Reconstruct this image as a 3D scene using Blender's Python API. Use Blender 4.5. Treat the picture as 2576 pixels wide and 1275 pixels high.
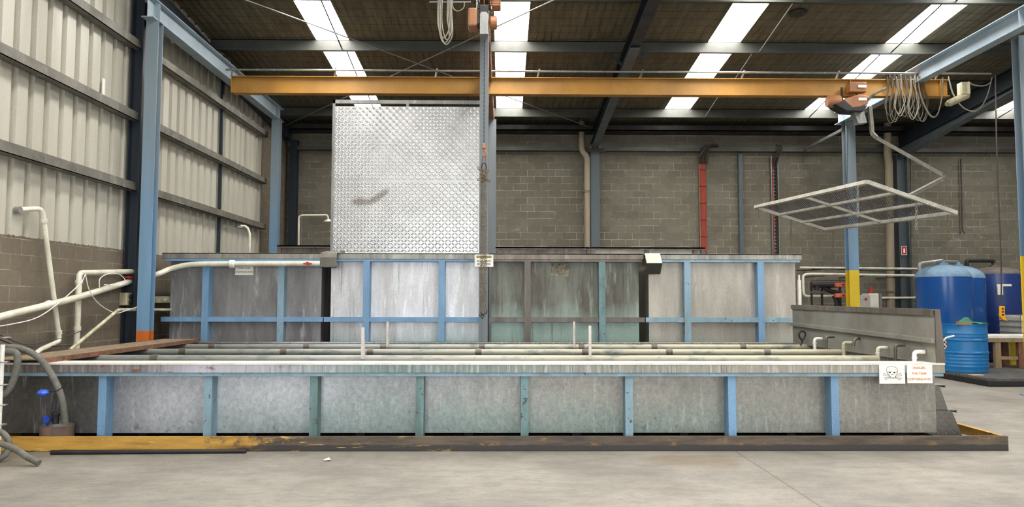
import bpy, math, random
from mathutils import Vector, Matrix
random.seed(7)
S = bpy.context.scene
for o in list(bpy.data.objects): bpy.data.objects.remove(o)
COL = S.collection

# ------------------------------------------------------------------ camera
F = 1860.0; W, H = 2576, 1275
PITCH, YAW, ROLL = math.radians(3.62), math.radians(0.7), 0.0016
CAM = Vector((0, 0, 1.6))
R = Matrix.Rotation(-YAW, 3, 'Z') @ Matrix.Rotation(math.pi/2 + PITCH, 3, 'X') @ Matrix.Rotation(ROLL, 3, 'Z')
cd = bpy.data.cameras.new('camera'); cam = bpy.data.objects.new('camera', cd); COL.objects.link(cam)
cam.matrix_world = Matrix.Translation(CAM) @ R.to_4x4()
cd.sensor_fit = 'HORIZONTAL'; cd.sensor_width = 36; cd.lens = F/W*36; cd.clip_end = 200
S.camera = cam

# ------------------------------------------------------------------ light
w = bpy.data.worlds.new('world'); S.world = w; w.use_nodes = True
w.node_tree.nodes['Background'].inputs[0].default_value = (0.75, 0.87, 1.0, 1)
w.node_tree.nodes['Background'].inputs[1].default_value = 1.5
SKYLIGHT = 17.0
def area(name, loc, rot, sx, sy, power, col):
    l = bpy.data.lights.new(name, 'AREA'); l.shape = 'RECTANGLE'; l.size = sx; l.size_y = sy
    l.energy = power; l.color = col
    o = bpy.data.objects.new(name, l); COL.objects.link(o); o.location = loc; o.rotation_euler = rot
    return o
# daylight through the two open roller doors in the wall behind the photographer
area('door_daylight', (-1.0, -7.95, 2.6), (math.radians(90), 0, 0), 9.0, 4.8, 430, (0.93, 0.97, 1.0))
area('door_daylight', (10.5, -7.95, 2.6), (math.radians(90), 0, 0), 6.0, 4.8, 230, (0.93, 0.97, 1.0))
S.view_settings.view_transform = 'Standard'; S.view_settings.look = 'None'
S.view_settings.gamma = 1; S.view_settings.use_curve_mapping = False
S.view_settings.exposure = 0.45

# ------------------------------------------------------------------ point helpers
def at(px, py, Y=None, X=None, Z=None):
    d = R @ Vector(((px - W/2)/F, (H/2 - py)/F, -1))
    if Y is not None: t = (Y - CAM.y)/d.y
    elif X is not None: t = (X - CAM.x)/d.x
    else: t = (Z - CAM.z)/d.z
    return CAM + d*t
def AX(px, Y, py=757): return at(px, py, Y=Y).x
def AZ(py, Y, px=1288): return at(px, py, Y=Y).z

# ------------------------------------------------------------------ mesh helper
class MB:
    def __init__(s): s.v = []; s.f = []
    def add(s, vs, fs):
        n = len(s.v); s.v += [tuple(a) for a in vs]; s.f += [tuple(i+n for i in f) for f in fs]; return s
    def box(s, x0, x1, y0, y1, z0, z1):
        if x0 > x1: x0, x1 = x1, x0
        if y0 > y1: y0, y1 = y1, y0
        if z0 > z1: z0, z1 = z1, z0
        return s.add([(x0,y0,z0),(x1,y0,z0),(x1,y1,z0),(x0,y1,z0),(x0,y0,z1),(x1,y0,z1),(x1,y1,z1),(x0,y1,z1)],
                     [(0,3,2,1),(4,5,6,7),(0,1,5,4),(1,2,6,5),(2,3,7,6),(3,0,4,7)])
    def bar(s, p, q, w, h, up=(0,0,1)):
        p = Vector(p); q = Vector(q); d = (q-p).normalized(); u = Vector(up)
        sd = d.cross(u)
        if sd.length < 1e-4: sd = d.cross(Vector((0,1,0)))
        sd.normalize(); u = sd.cross(d).normalized()
        a = sd*w/2; b = u*h/2
        return s.add([p-a-b, p+a-b, p+a+b, p-a+b, q-a-b, q+a-b, q+a+b, q-a+b],
                     [(0,3,2,1),(4,5,6,7),(0,1,5,4),(1,2,6,5),(2,3,7,6),(3,0,4,7)][:0] or
                     [(3,2,1,0),(4,5,6,7),(0,1,5,4),(1,2,6,5),(2,3,7,6),(3,0,4,7)])
    def ibeam(s, p, q, h, w, tf=.014, tw=.009, up=(0,0,1)):
        p = Vector(p); q = Vector(q); d = (q-p).normalized(); u = Vector(up)
        sd = d.cross(u).normalized(); u = sd.cross(d).normalized()
        o = u*(h/2 - tf/2)
        s.bar(p+o, q+o, w, tf, u); s.bar(p-o, q-o, w, tf, u); s.bar(p, q, tw, h-2*tf, u)
        return s
    def tube(s, pts, r, n=10, closed=False, cap=True):
        pts = [Vector(p) for p in pts]; m = len(pts); rings = []
        nrm = None
        rr = r if isinstance(r, (list, tuple)) else [r]*m
        base = len(s.v)
        for i in range(m):
            if closed: t = (pts[(i+1) % m] - pts[i-1])
            else: t = pts[min(i+1, m-1)] - pts[max(i-1, 0)]
            t.normalize()
            if nrm is None:
                nrm = t.cross(Vector((0,0,1)))
                if nrm.length < .1: nrm = t.cross(Vector((1,0,0)))
            nrm = (nrm - t*nrm.dot(t)).normalized(); b = t.cross(nrm)
            k = 1.0
            if 0 < i < m-1 or closed:
                a1 = (pts[i]-pts[i-1]).normalized(); a2 = (pts[(i+1) % m]-pts[i]).normalized()
                c = max(.5, math.sqrt(max(0, (1+a1.dot(a2))/2))); k = 1/c if False else 1.0
            for j in range(n):
                a = 2*math.pi*j/n
                s.v.append(tuple(pts[i] + (nrm*math.cos(a) + b*math.sin(a))*rr[i]*k))
        L = m if closed else m-1
        for i in range(L):
            for j in range(n):
                a = base+i*n+j; b_ = base+i*n+(j+1) % n; c = base+((i+1) % m)*n+(j+1) % n; d = base+((i+1) % m)*n+j
                s.f.append((a, b_, c, d))
        if not closed and cap:
            s.f.append(tuple(base+j for j in range(n))[::-1]); s.f.append(tuple(base+(m-1)*n+j for j in range(n)))
        return s
    def lathe(s, prof, c=(0,0,0), n=32, axis='Z', cap=True):
        base = len(s.v); c = Vector(c)
        for (r, z) in prof:
            for j in range(n):
                a = 2*math.pi*j/n
                p = Vector((r*math.cos(a), r*math.sin(a), z))
                if axis == 'X': p = Vector((p.z, p.x, p.y))
                if axis == 'Y': p = Vector((p.y, p.z, p.x))
                s.v.append(tuple(c+p))
        for i in range(len(prof)-1):
            for j in range(n):
                s.f.append((base+i*n+j, base+i*n+(j+1) % n, base+(i+1)*n+(j+1) % n, base+(i+1)*n+j))
        if cap:
            s.f.append(tuple(base+j for j in range(n))[::-1]); s.f.append(tuple(base+(len(prof)-1)*n+j for j in range(n)))
        return s
    def prism(s, poly, axis, a, b):
        n = len(poly)
        def mk(u, v, t):
            return {'X': (t,u,v), 'Y': (u,t,v), 'Z': (u,v,t)}[axis]
        base = len(s.v)
        s.v += [mk(u, v, a) for u, v in poly] + [mk(u, v, b) for u, v in poly]
        s.f.append(tuple(base+i for i in range(n))[::-1]); s.f.append(tuple(base+n+i for i in range(n)))
        for i in range(n): s.f.append((base+i, base+(i+1) % n, base+n+(i+1) % n, base+n+i))
        return s
    def build(s, name, mat, parent=None, smooth=False, loc=None, bevel=0):
        if parent is not None: L = wl(parent)
        elif loc is not None: L = Vector(loc)
        else:
            xs = [p[0] for p in s.v]; ys = [p[1] for p in s.v]; zs = [p[2] for p in s.v]
            L = Vector(((min(xs)+max(xs))/2, (min(ys)+max(ys))/2, min(zs)))
        me = bpy.data.meshes.new(name)
        me.from_pydata([(p[0]-L.x, p[1]-L.y, p[2]-L.z) for p in s.v], [], s.f)
        import bmesh
        b = bmesh.new(); b.from_mesh(me); bmesh.ops.recalc_face_normals(b, faces=b.faces); b.to_mesh(me); b.free()
        me.materials.append(mat)
        if smooth:
            me.polygons.foreach_set('use_smooth', [True]*len(me.polygons))
            try: me.set_sharp_from_angle(angle=math.radians(40))
            except Exception: pass
        o = bpy.data.objects.new(name, me); COL.objects.link(o)
        if parent is not None: o.parent = parent
        else: o.location = L
        if bevel:
            m = o.modifiers.new('bevel', 'BEVEL'); m.width = bevel; m.segments = 2; m.limit_method = 'ANGLE'
        return o
def wl(o):
    L = Vector(o.location)
    while o.parent: o = o.parent; L = L + Vector(o.location)
    return L
def tag(o, label=None, cat=None, group=None, kind=None):
    if label: o['label'] = label
    if cat: o['category'] = cat
    if group: o['group'] = group
    if kind: o['kind'] = kind
    return o
def thing(name, label, cat, loc, group=None):
    o = bpy.data.objects.new(name, None); COL.objects.link(o); o.location = loc; o.empty_display_size = .1
    return tag(o, label, cat, group)
def copy_tree(o, parent=None):
    c = o.copy(); COL.objects.link(c)
    if parent: c.parent = parent
    for ch in [x for x in bpy.data.objects if x.parent == o]: copy_tree(ch, c)
    return c
def smooth_path(pts, k=6):
    pts = [Vector(p) for p in pts]; out = []
    P = [pts[0]*2-pts[1]] + pts + [pts[-1]*2-pts[-2]]
    for i in range(1, len(P)-2):
        for j in range(k):
            t = j/k; a, b, c, d = P[i-1], P[i], P[i+1], P[i+2]
            out.append(.5*((2*b)+(c-a)*t+(2*a-5*b+4*c-d)*t*t+(3*b-a-3*c+d)*t**3))
    out.append(pts[-1]); return out
def elbow_path(pts, r=.08, k=5):
    pts = [Vector(p) for p in pts]; out = [pts[0]]
    for i in range(1, len(pts)-1):
        a, b, c = pts[i-1], pts[i], pts[i+1]
        ra = min(r, (b-a).length*.45, (c-b).length*.45)
        p = b+(a-b).normalized()*ra; q = b+(c-b).normalized()*ra
        for j in range(k+1):
            t = j/k; out.append(p*(1-t)**2+b*2*t*(1-t)+q*t*t)
    out.append(pts[-1]); return out
def chain(mb, p, q, pitch=.05, wd=.02, r=.005, n=5, sag=None):
    p = Vector(p); q = Vector(q); L = (q-p).length; m = max(2, int(L/pitch)); d = (q-p)/m; dn = d.normalized()
    s1 = dn.cross(Vector((0,1,0)));
    if s1.length < .1: s1 = dn.cross(Vector((1,0,0)))
    s1.normalize(); s2 = dn.cross(s1)
    for i in range(m):
        c = p + d*(i+.5); sd = s1 if i % 2 else s2; hl = d.length/2 + r*.8 - wd/2
        pts = []
        for k in range(5):
            a = math.pi*k/4; pts.append(c + dn*(hl+math.sin(a)*wd/2) + sd*math.cos(a)*wd/2)
        for k in range(5):
            a = math.pi*k/4; pts.append(c - dn*(hl+math.sin(a)*wd/2) - sd*math.cos(a)*wd/2)
        mb.tube(pts, r, n, closed=True)
    return mb

# ------------------------------------------------------------------ materials
def lin(c):
    return tuple(((x/255)/12.92 if x/255 <= .04045 else (((x/255)+.055)/1.055)**2.4) for x in c) + (1,)
class NT:
    def __init__(s, name):
        s.m = bpy.data.materials.new(name); s.m.use_nodes = True; s.t = s.m.node_tree; s.n = s.t.nodes; s.l = s.t.links
        s.b = s.n['Principled BSDF']; s.pos = s.n.new('ShaderNodeNewGeometry').outputs['Position']
    def set(s, inp, v):
        if hasattr(v, 'is_output') or isinstance(v, bpy.types.NodeSocket): s.l.new(v, inp)
        else: inp.default_value = v
    def math(s, op, a, b=0.0, c=0.0, clamp=False):
        n = s.n.new('ShaderNodeMath'); n.operation = op; n.use_clamp = clamp
        for i, v in enumerate((a, b, c)): s.set(n.inputs[i], v)
        return n.outputs[0]
    def map(s, sc, vec=None, loc=(0,0,0)):
        n = s.n.new('ShaderNodeMapping'); n.inputs['Scale'].default_value = sc; n.inputs['Location'].default_value = loc
        s.l.new(vec or s.pos, n.inputs[0]); return n.outputs[0]
    def noise(s, sc=(1,1,1), scale=5, detail=4, rough=.55, vec=None, loc=(0,0,0)):
        n = s.n.new('ShaderNodeTexNoise'); n.inputs['Scale'].default_value = scale
        n.inputs['Detail'].default_value = detail; n.inputs['Roughness'].default_value = rough
        s.l.new(s.map(sc, vec, loc), n.inputs['Vector']); return n.outputs['Fac']
    def ramp(s, f, stops):
        n = s.n.new('ShaderNodeValToRGB'); s.l.new(f, n.inputs[0]); e = n.color_ramp.elements
        while len(e) < len(stops): e.new(.5)
        for i, (p, c) in enumerate(stops):
            e[i].position = p; e[i].color = c if len(c) == 4 else tuple(c)+(1,)
        return n.outputs[0]
    def step(s, f, a, b):
        n = s.n.new('ShaderNodeMapRange'); n.clamp = True; s.set(n.inputs[0], f)
        n.inputs[1].default_value = a; n.inputs[2].default_value = b; return n.outputs[0]
    def mix(s, f, a, b, mode='MIX'):
        n = s.n.new('ShaderNodeMix'); n.data_type = 'RGBA'; n.blend_type = mode
        s.set(n.inputs[0], f); s.set(n.inputs[6], a); s.set(n.inputs[7], b); return n.outputs[2]
    def xyz(s):
        n = s.n.new('ShaderNodeSeparateXYZ'); s.l.new(s.pos, n.inputs[0]); return n.outputs
    def comb(s, x, y, z=0.0):
        n = s.n.new('ShaderNodeCombineXYZ')
        for i, v in enumerate((x, y, z)): s.set(n.inputs[i], v)
        return n.outputs[0]
    def bump(s, h, strength=.3, dist=.01):
        n = s.n.new('ShaderNodeBump'); n.inputs['Strength'].default_value = strength; n.inputs['Distance'].default_value = dist
        s.l.new(h, n.inputs['Height']); s.l.new(n.outputs[0], s.b.inputs['Normal'])
    def fin(s, col, rough=.6, metal=0.0, spec=.5):
        s.set(s.b.inputs['Base Color'], col); s.set(s.b.inputs['Roughness'], rough); s.set(s.b.inputs['Metallic'], metal)
        s.b.inputs['Specular IOR Level'].default_value = spec
        return s.m
def grime(name, base, dark, light=None, rough=.6, metal=0, streak=.25, scale=3, amt=.8, chip=None, chipt=.66, bump=.15, spec=.5, fine=.35, chs=14):
    t = NT(name)
    a = t.noise((1, 1, streak), scale, 6, .6)
    f = t.step(a, .38, .68)
    c = t.mix(t.math('MULTIPLY', f, amt), lin(base), lin(dark))
    g = t.noise((1, 1, 1), 60, 3, .7, loc=(3, 1, 5))
    c = t.mix(fine, c, t.mix(1.0, c, t.ramp(g, [(.3, (.55,.55,.55)), (.7, (1.3,1.3,1.3))]), 'MULTIPLY'))
    if light:
        b = t.noise((1.2, 1.2, streak*.7), scale*1.7, 6, .65, loc=(7, 2, 1))
        c = t.mix(t.math('MULTIPLY', t.step(b, .55, .75), .8), c, lin(light))
    if chip:
        h = t.noise((1, 1, 1), chs, 5, .7, loc=(11, 4, 9))
        c = t.mix(t.step(h, chipt, chipt+.03), c, lin(chip))
    r = t.math('ADD', t.math('MULTIPLY', t.math('SUBTRACT', a, .5), .5), rough)
    if bump: t.bump(g, bump, .004)
    return t.fin(c, r, metal, spec)
def plain(name, col, rough=.5, metal=0, spec=.5):
    t = NT(name); g = t.noise((1,1,1), 25, 3)
    c = t.mix(.25, lin(col), t.mix(1.0, lin(col), t.ramp(g, [(.3, (.6,.6,.6)), (.7, (1.35,1.35,1.35))]), 'MULTIPLY'))
    return t.fin(c, rough, metal, spec)

BLUE = grime('blue_paint', (118,156,190), (96,126,152), rough=.5, amt=.6, chip=(70,66,60), chipt=.70, scale=4)
BLUE_W = grime('worn_blue_paint', (132,162,180), (114,134,136), rough=.5, amt=.8, chip=(78,74,62), chipt=.62, scale=5)
BLUE_G = grime('green_stained_blue_paint', (108,140,144), (84,102,94), light=(136,164,170), rough=.55, amt=.9, chip=(70,66,52), chipt=.6, scale=5)
BLUE_C = grime('column_blue', (124,148,166), (106,126,140), rough=.5, amt=.6, streak=.1, scale=2, chip=(120,128,130), chipt=.74)
def greytopcol():
    t = NT('column_blue_greyer_above'); x, y, z = t.xyz()
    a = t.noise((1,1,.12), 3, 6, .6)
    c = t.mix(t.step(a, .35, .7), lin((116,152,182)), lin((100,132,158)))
    f = t.step(t.math('ADD', z, t.math('MULTIPLY', t.math('SUBTRACT', a, .5), 2.5)), 2.4, 4.6)  # blends towards grey with height, edge broken up by noise
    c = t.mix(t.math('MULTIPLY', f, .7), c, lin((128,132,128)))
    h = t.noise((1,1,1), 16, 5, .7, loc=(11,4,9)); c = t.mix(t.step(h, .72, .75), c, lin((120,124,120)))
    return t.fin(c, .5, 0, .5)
BLUE_C = greytopcol()
BLUE_GREY = grime('grey_blue_column_paint', (118,124,128), (98,104,108), rough=.5, amt=.6, streak=.1, scale=2)
RUN = grime('pale_blue_runway_paint', (160,176,186), (134,148,156), rough=.5, amt=.5, streak=1, scale=1.5)
NAVY = grime('dark_steel_paint', (33,42,52), (24,30,36), rough=.45, amt=.6, streak=.2, scale=2, chip=(110,110,100), chipt=.76)
NAVY2 = grime('slate_steel_paint', (84,94,98), (62,70,74), rough=.45, amt=.6, streak=.1, scale=1.5)
PURLIN = grime('galvanised_purlin', (76,77,70), (54,55,51), rough=.5, metal=.1, amt=.6, streak=1, scale=2)
GALV = grime('galvanised_steel', (150,150,146), (110,110,106), light=(190,190,188), rough=.42, metal=.5, amt=.6, streak=.5, scale=4)
GIRT = grime('dusty_girt_steel', (118,114,104), (84,80,72), light=(150,146,134), rough=.55, metal=.2, amt=.7, streak=1, scale=2.5)
YELLOW = grime('gantry_yellow_paint', (182,134,58), (142,100,44), rough=.5, amt=.7, streak=.6, scale=1.3)
YELCOL = grime('column_yellow_paint', (222,190,42), (190,160,36), rough=.5, amt=.5)
ORANGE = grime('orange_paint', (206,108,32), (170,84,30), rough=.6, amt=.6, chip=(120,110,96))
HOIST = grime('hoist_orange', (180,120,76), (130,88,60), rough=.5, amt=.7, chip=(90,70,60), chipt=.68)
MONO = grime('orange_brown_beam_paint', (150,104,66), (112,78,56), rough=.55, amt=.7, streak=1, scale=2)
DARKM = grime('dark_metal', (52,50,48), (32,31,30), rough=.5, metal=.3)
BLACK = plain('black_plastic', (28,28,30), .5)
RUBBER = grime('grey_hose_rubber', (108,106,98), (78,76,70), rough=.7, streak=1, scale=9)
PVC = grime('white_pvc', (222,218,200), (176,168,142), rough=.4, amt=.6, streak=.6, scale=5, bump=.05, chip=(150,128,96), chipt=.68)
PVC_CLEAN = grime('clean_white_pvc', (232,230,222), (208,204,190), rough=.35, amt=.5, bump=.03)
PVC_DIRTY = grime('soiled_cream_pvc', (196,190,160), (140,130,100), rough=.5, amt=.9, scale=8, chip=(110,92,70), chipt=.62)
BEIGE = grime('beige_downpipe', (158,144,122), (118,106,88), rough=.6, amt=.7, streak=.15)
RUST = grime('rusty_steel', (122,82,58), (82,60,48), light=(150,100,64), rough=.8, amt=.8, scale=6, streak=1)
CHAINM = grime('brown_dusty_chain_steel', (132,114,88), (84,74,60), rough=.6, metal=.3, scale=9, streak=1)
REDP = plain('red_plastic', (178,44,42), .45)
WHITEP = grime('white_sign_plastic', (238,236,226), (218,214,200), rough=.45, amt=.5, chip=(140,138,124), chipt=.72, scale=8, bump=0)
INK = plain('black_ink', (34,32,32), .6)
INKO = plain('faded_orange_ink', (196,134,86), .6)
INKY = plain('faded_ochre_ink', (150,136,84), .6)
REDC = grime('red_cable_sheath', (176,72,52), (132,52,40), rough=.5, streak=.05, scale=8)
CABLE = plain('grey_cable_sheath', (140,134,118), .55)
CABLEB = plain('brown_grey_cable_sheath', (96,88,74), .6)
CABLED = plain('dark_cable_sheath', (62,54,48), .6)
LIQ = NT('dark_process_liquid').fin(lin((26,36,36)), .06, 0, .6)

# corroded tank steel: base colour, stain colour and pale salt streaks differ from tank to tank
def tankmat(name, base, dark, light, green=None, metal=.55, rough=.36, runs=True, lightt=.56, gz=(2.1, .9)):
    t = NT(name)
    a = t.noise((1.6, 1.6, .28), 2.6, 7, .62)
    c = t.mix(t.step(a, .36, .66), lin(base), lin(dark))
    b = t.noise((4, 4, .5), 2.4, 7, .68, loc=(7, 2, 1))
    c = t.mix(t.math('MULTIPLY', t.step(b, lightt, lightt+.14), .7), c, lin(light))
    if green:
        z = t.xyz()[2]; gf = t.math('ADD', t.step(z, gz[0], gz[1]), t.math('SUBTRACT', t.noise((1.3,1.3,.7), 1.6, 4, loc=(4,4,4)), .62))
        gf = t.math('MULTIPLY', t.step(gf, .05, .7), .85)
        c = t.mix(gf, c, lin(green))
    if runs:
        d = t.noise((9, 9, .35), 2.2, 4, .6, loc=(1, 8, 3))
        c = t.mix(t.math('MULTIPLY', t.step(d, .60, .70), .5), c, lin(tuple(x*.5 for x in dark)))
    g = t.noise((1,1,1), 70, 3, .7)
    c = t.mix(.4, c, t.mix(1.0, c, t.ramp(g, [(.3, (.6,.6,.6)), (.7, (1.3,1.3,1.3))]), 'MULTIPLY'))
    t.bump(t.math('ADD', g, t.math('MULTIPLY', b, 2.0)), .18, .004)
    return t.fin(c, t.math('ADD', t.math('MULTIPLY', a, .3), rough-.12), metal, .5)
TANK1 = tankmat('dark_grey_tank_steel', (146,143,142), (112,110,110), (204,202,202), metal=.4, lightt=.58, runs=False)
TANK2 = tankmat('pale_tank_steel', (214,212,214), (182,180,178), (238,238,240), green=(130,164,160), metal=.5, rough=.4, gz=(1.25,.5))
TANK3 = tankmat('green_corroded_tank_steel', (108,110,98), (78,72,62), (146,154,142), green=(138,158,148), metal=.4, gz=(1.75,.9))
TANK4 = tankmat('beige_tank_steel', (176,168,156), (154,147,136), (196,190,180), green=(150,162,150), metal=.4, runs=False, gz=(1.2,.5))
TANKR = tankmat('brown_rim_steel', (128,118,106), (100,90,80), (160,154,142), metal=.4)
RIM = tankmat('grey_rim_steel', (158,154,144), (120,116,108), (200,198,192), metal=.45)
BROWNST = tankmat('brown_stiffener_steel', (110,100,90), (84,76,68), (120,132,122), metal=.3)
SPLASH = grime('splash_board_steel', (150,147,139), (122,116,104), rough=.5, metal=.25, streak=.8, scale=1.6, amt=.8)

def fronttank():
    t = NT('long_tank_wall_steel'); x, y, z = t.xyz()
    xs = t.step(x, -5.6, 4.8)  # X ramp: patina tones, with dim left end and reflected brightness painted in
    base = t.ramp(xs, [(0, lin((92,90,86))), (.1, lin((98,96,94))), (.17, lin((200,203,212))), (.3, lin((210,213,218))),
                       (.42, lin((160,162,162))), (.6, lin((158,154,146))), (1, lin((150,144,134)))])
    a = t.noise((1.6,1.6,.5), 2.6, 7, .62)
    c = t.mix(t.math('MULTIPLY', t.step(a, .4, .66), .35), base, t.mix(1.0, base, (.55,.55,.54,1), 'MULTIPLY'))
    gb = t.math('MULTIPLY', t.step(x, -4.6, -2.6), t.step(x, 4.2, 1.5))
    gf = t.math('ADD', t.math('MULTIPLY', t.step(z, .75, .15), .9), t.math('SUBTRACT', t.noise((1.3,1.3,.8), 2, 5, loc=(4,4,4)), .6))
    c = t.mix(t.math('MULTIPLY', t.math('MULTIPLY', t.step(gf, .1, .7), gb), .65), c, lin((124,144,138)))
    b = t.noise((5,5,.6), 3, 7, .7, loc=(7,2,1))
    c = t.mix(t.math('MULTIPLY', t.step(b, .56, .72), .5), c, lin((206,208,210)))
    sp = t.noise((1,1,1), 9, 6, .75, loc=(5,5,5))
    c = t.mix(t.math('MULTIPLY', t.math('MULTIPLY', t.step(sp, .58, .64), t.step(z, .55, .2)), .5), c, lin((74,80,74)))
    g = t.noise((1,1,1), 80, 3, .7)
    m2 = t.noise((1,1,.8), 26, 5, .7, loc=(2,5,2)); c = t.mix(.6, c, t.mix(1.0, c, t.ramp(m2, [(.32, (.62,.62,.62)), (.68, (1.25,1.25,1.25))]), 'MULTIPLY'))
    c = t.mix(.4, c, t.mix(1.0, c, t.ramp(g, [(.3, (.65,.65,.65)), (.7, (1.25,1.25,1.25))]), 'MULTIPLY'))
    t.bump(t.math('ADD', g, t.math('MULTIPLY', b, 2.0)), .15, .004)
    return t.fin(c, t.math('ADD', t.math('MULTIPLY', a, .3), .25), .45, .5)
FT = fronttank()
def frontrim():
    t = NT('long_tank_rim_steel'); x, y, z = t.xyz()
    xs = t.step(x, -5.6, 4.8)
    base = t.ramp(xs, [(0, lin((112,104,100))), (.16, lin((140,132,136))), (.22, lin((196,194,206))), (.34, lin((150,156,156))), (.42, lin((104,120,116))), (.62, lin((130,132,124))), (.8, lin((148,142,130)))])
    b = t.noise((8,8,.7), 3, 7, .7, loc=(7,2,1))
    c = t.mix(t.math('MULTIPLY', t.step(b, .5, .7), .6), base, lin((206,204,200)))
    d = t.noise((9,9,.5), 4, 5, .6, loc=(2,2,2))
    c = t.mix(t.math('MULTIPLY', t.step(d, .56, .68), .6), c, lin((70,72,66)))
    r = t.noise((1,1,2), 5, 5, .7, loc=(9,1,2))
    c = t.mix(t.math('MULTIPLY', t.step(r, .60, .66), t.step(x, -2.0, -3.4)), c, lin((132,96,88)))
    return t.fin(c, .42, .45, .5)
FRIM = frontrim()
def pipe_mat():
    t = NT('stained_grey_pipe'); x, y, z = t.xyz()
    base = t.ramp(t.step(x, -5, 4.8), [(0, lin((120,120,112))), (.3, lin((150,150,144))), (.55, lin((172,168,150))), (1, lin((164,158,132)))])
    a = t.noise((.7,2,2), 5, 7, .65)
    c = t.mix(t.math('MULTIPLY', t.step(a, .5, .66), .75), base, lin((84,98,96)))
    return t.fin(c, .45, .1, .5)
PIPE = pipe_mat()

def blockmat(name, uv, c1, c2, mort, off=(0,0), soil=(86,78,66), salt=True, soilz=None):
    t = NT(name); x, y, z = t.xyz(); u = {'x': x, 'y': y}[uv]
    v = t.comb(t.math('ADD', u, off[0]), t.math('ADD', z, off[1]))
    br = t.n.new('ShaderNodeTexBrick'); br.inputs['Scale'].default_value = 1
    br.inputs['Brick Width'].default_value = .4; br.inputs['Row Height'].default_value = .2
    br.inputs['Mortar Size'].default_value = .0055; br.inputs['Mortar Smooth'].default_value = .2; br.offset = .5
    br.inputs['Color1'].default_value = lin(c1); br.inputs['Color2'].default_value = lin(c2); mn = t.noise((1,1,1.6), 1.7, 6, .7, loc=(6,3,3)); t.l.new(t.mix(t.step(mn, .42, .6), lin(tuple((a_+b_)/2*.96 for a_, b_ in zip(c1, c2))), lin(mort)), br.inputs['Mortar'])
    br.inputs['Bias'].default_value = -.2
    t.l.new(v, br.inputs['Vector'])
    a = t.noise((1,1,1), .9, 6, .6)
    n = t.noise((1,1,1), 14, 5, .7)
    # mortar is partly dirty: fade the joints where the noise is low
    nf = t.n.new('ShaderNodeTexBrick')
    c = br.outputs['Color']
    c = t.mix(t.math('MULTIPLY', t.step(a, .45, .62), .5), c, t.mix(1.0, c, (.72,.70,.66,1), 'MULTIPLY'))
    c = t.mix(t.math('MULTIPLY', t.step(n, .4, .7), .35), c, t.mix(1.0, c, (.7,.7,.7,1), 'MULTIPLY'))
    if salt:
        s = t.noise((1,1,2.5), 3.2, 6, .7, loc=(8,8,8)); zf = t.step(z, 4.6, 3.4)
        c = t.mix(t.math('MULTIPLY', t.math('MULTIPLY', t.step(s, .6, .7), zf), .5), c, lin((176,168,148)))
    t.n.remove(nf)
    t.bump(t.math('ADD', t.math('MULTIPLY', br.outputs['Fac'], -1.0), t.math('MULTIPLY', n, .3)), .5, .006)
    return t.fin(c, .9, 0, .25)
BLOCK = blockmat('concrete_blockwork', 'x', (120,115,102), (108,103,91), (182,174,154), off=(-3.09+.4*20, -.13))
BLOCKL = blockmat('brown_dusty_blockwork', 'y', (116,106,92), (108,99,86), (160,150,132), off=(.1, 0.03), salt=False)

def floormat():
    t = NT('worn_concrete'); x, y, z = t.xyz()
    a = t.noise((1,1,1), .8, 7, .62); b = t.noise((.6,1.6,1), 5, 7, .7, loc=(3,3,3)); d = t.noise((1,1,1), 60, 4, .7)
    c = t.mix(t.step(a, .35, .65), lin((146,140,130)), lin((116,111,103)))
    c = t.mix(t.math('MULTIPLY', t.step(b, .46, .66), .45), c, lin((98,93,86)))
    c = t.mix(.35, c, t.mix(1.0, c, t.ramp(d, [(.3, (.6,.6,.6)), (.7, (1.3,1.3,1.3))]), 'MULTIPLY'))
    fs = t.noise((.5,1.4,1), 22, 6, .75, loc=(9,2,1)); c = t.mix(t.math('MULTIPLY', t.step(fs, .5, .62), .35), c, lin((96,92,85)))
    sc = t.noise((1,1,1), 2.2, 7, .7, loc=(2,9,1)); c = t.mix(t.math('MULTIPLY', t.step(sc, .56, .66), .3), c, lin((104,98,88)))
    # damp stain in front of the kerb, to the right of centre
    e = t.noise((1,1,1), 3, 5, .6, loc=(5,1,0))
    sx = t.math('MULTIPLY', t.step(x, 1.2, 1.7), t.step(x, 2.6, 2.2)); sy = t.math('MULTIPLY', t.step(y, 7.0, 7.35), t.step(y, 7.9, 7.7))
    st = t.step(t.math('ADD', t.math('MULTIPLY', sx, sy), t.math('SUBTRACT', e, .5)), .5, .9)
    c = t.mix(t.math('MULTIPLY', st, .55), c, lin((112,96,74)))
    # brown grime in the left corner
    sl = t.step(t.math('ADD', t.step(x, -3.9, -5.4), t.math('SUBTRACT', e, .5)), .3, 1.0)
    sl = t.math('MULTIPLY', sl, t.step(y, 6.6, 7.2))
    c = t.mix(t.math('MULTIPLY', sl, .7), c, lin((92,78,52)))
    # saw-cut joints
    for (u, p) in ((x, 2.48), (y, 10.7), (x, 11.0), (x, -6.05)):
        k = t.math('ABSOLUTE', t.math('SUBTRACT', u, p))
        c = t.mix(t.math('MULTIPLY', t.step(k, .012, .005), .7), c, lin((84,80,72)))
    t.bump(t.math('ADD', d, b), .25, .006)
    return t.fin(c, t.math('ADD', t.math('MULTIPLY', a, .3), .5), 0, .35)
FLOOR = floormat()
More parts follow.
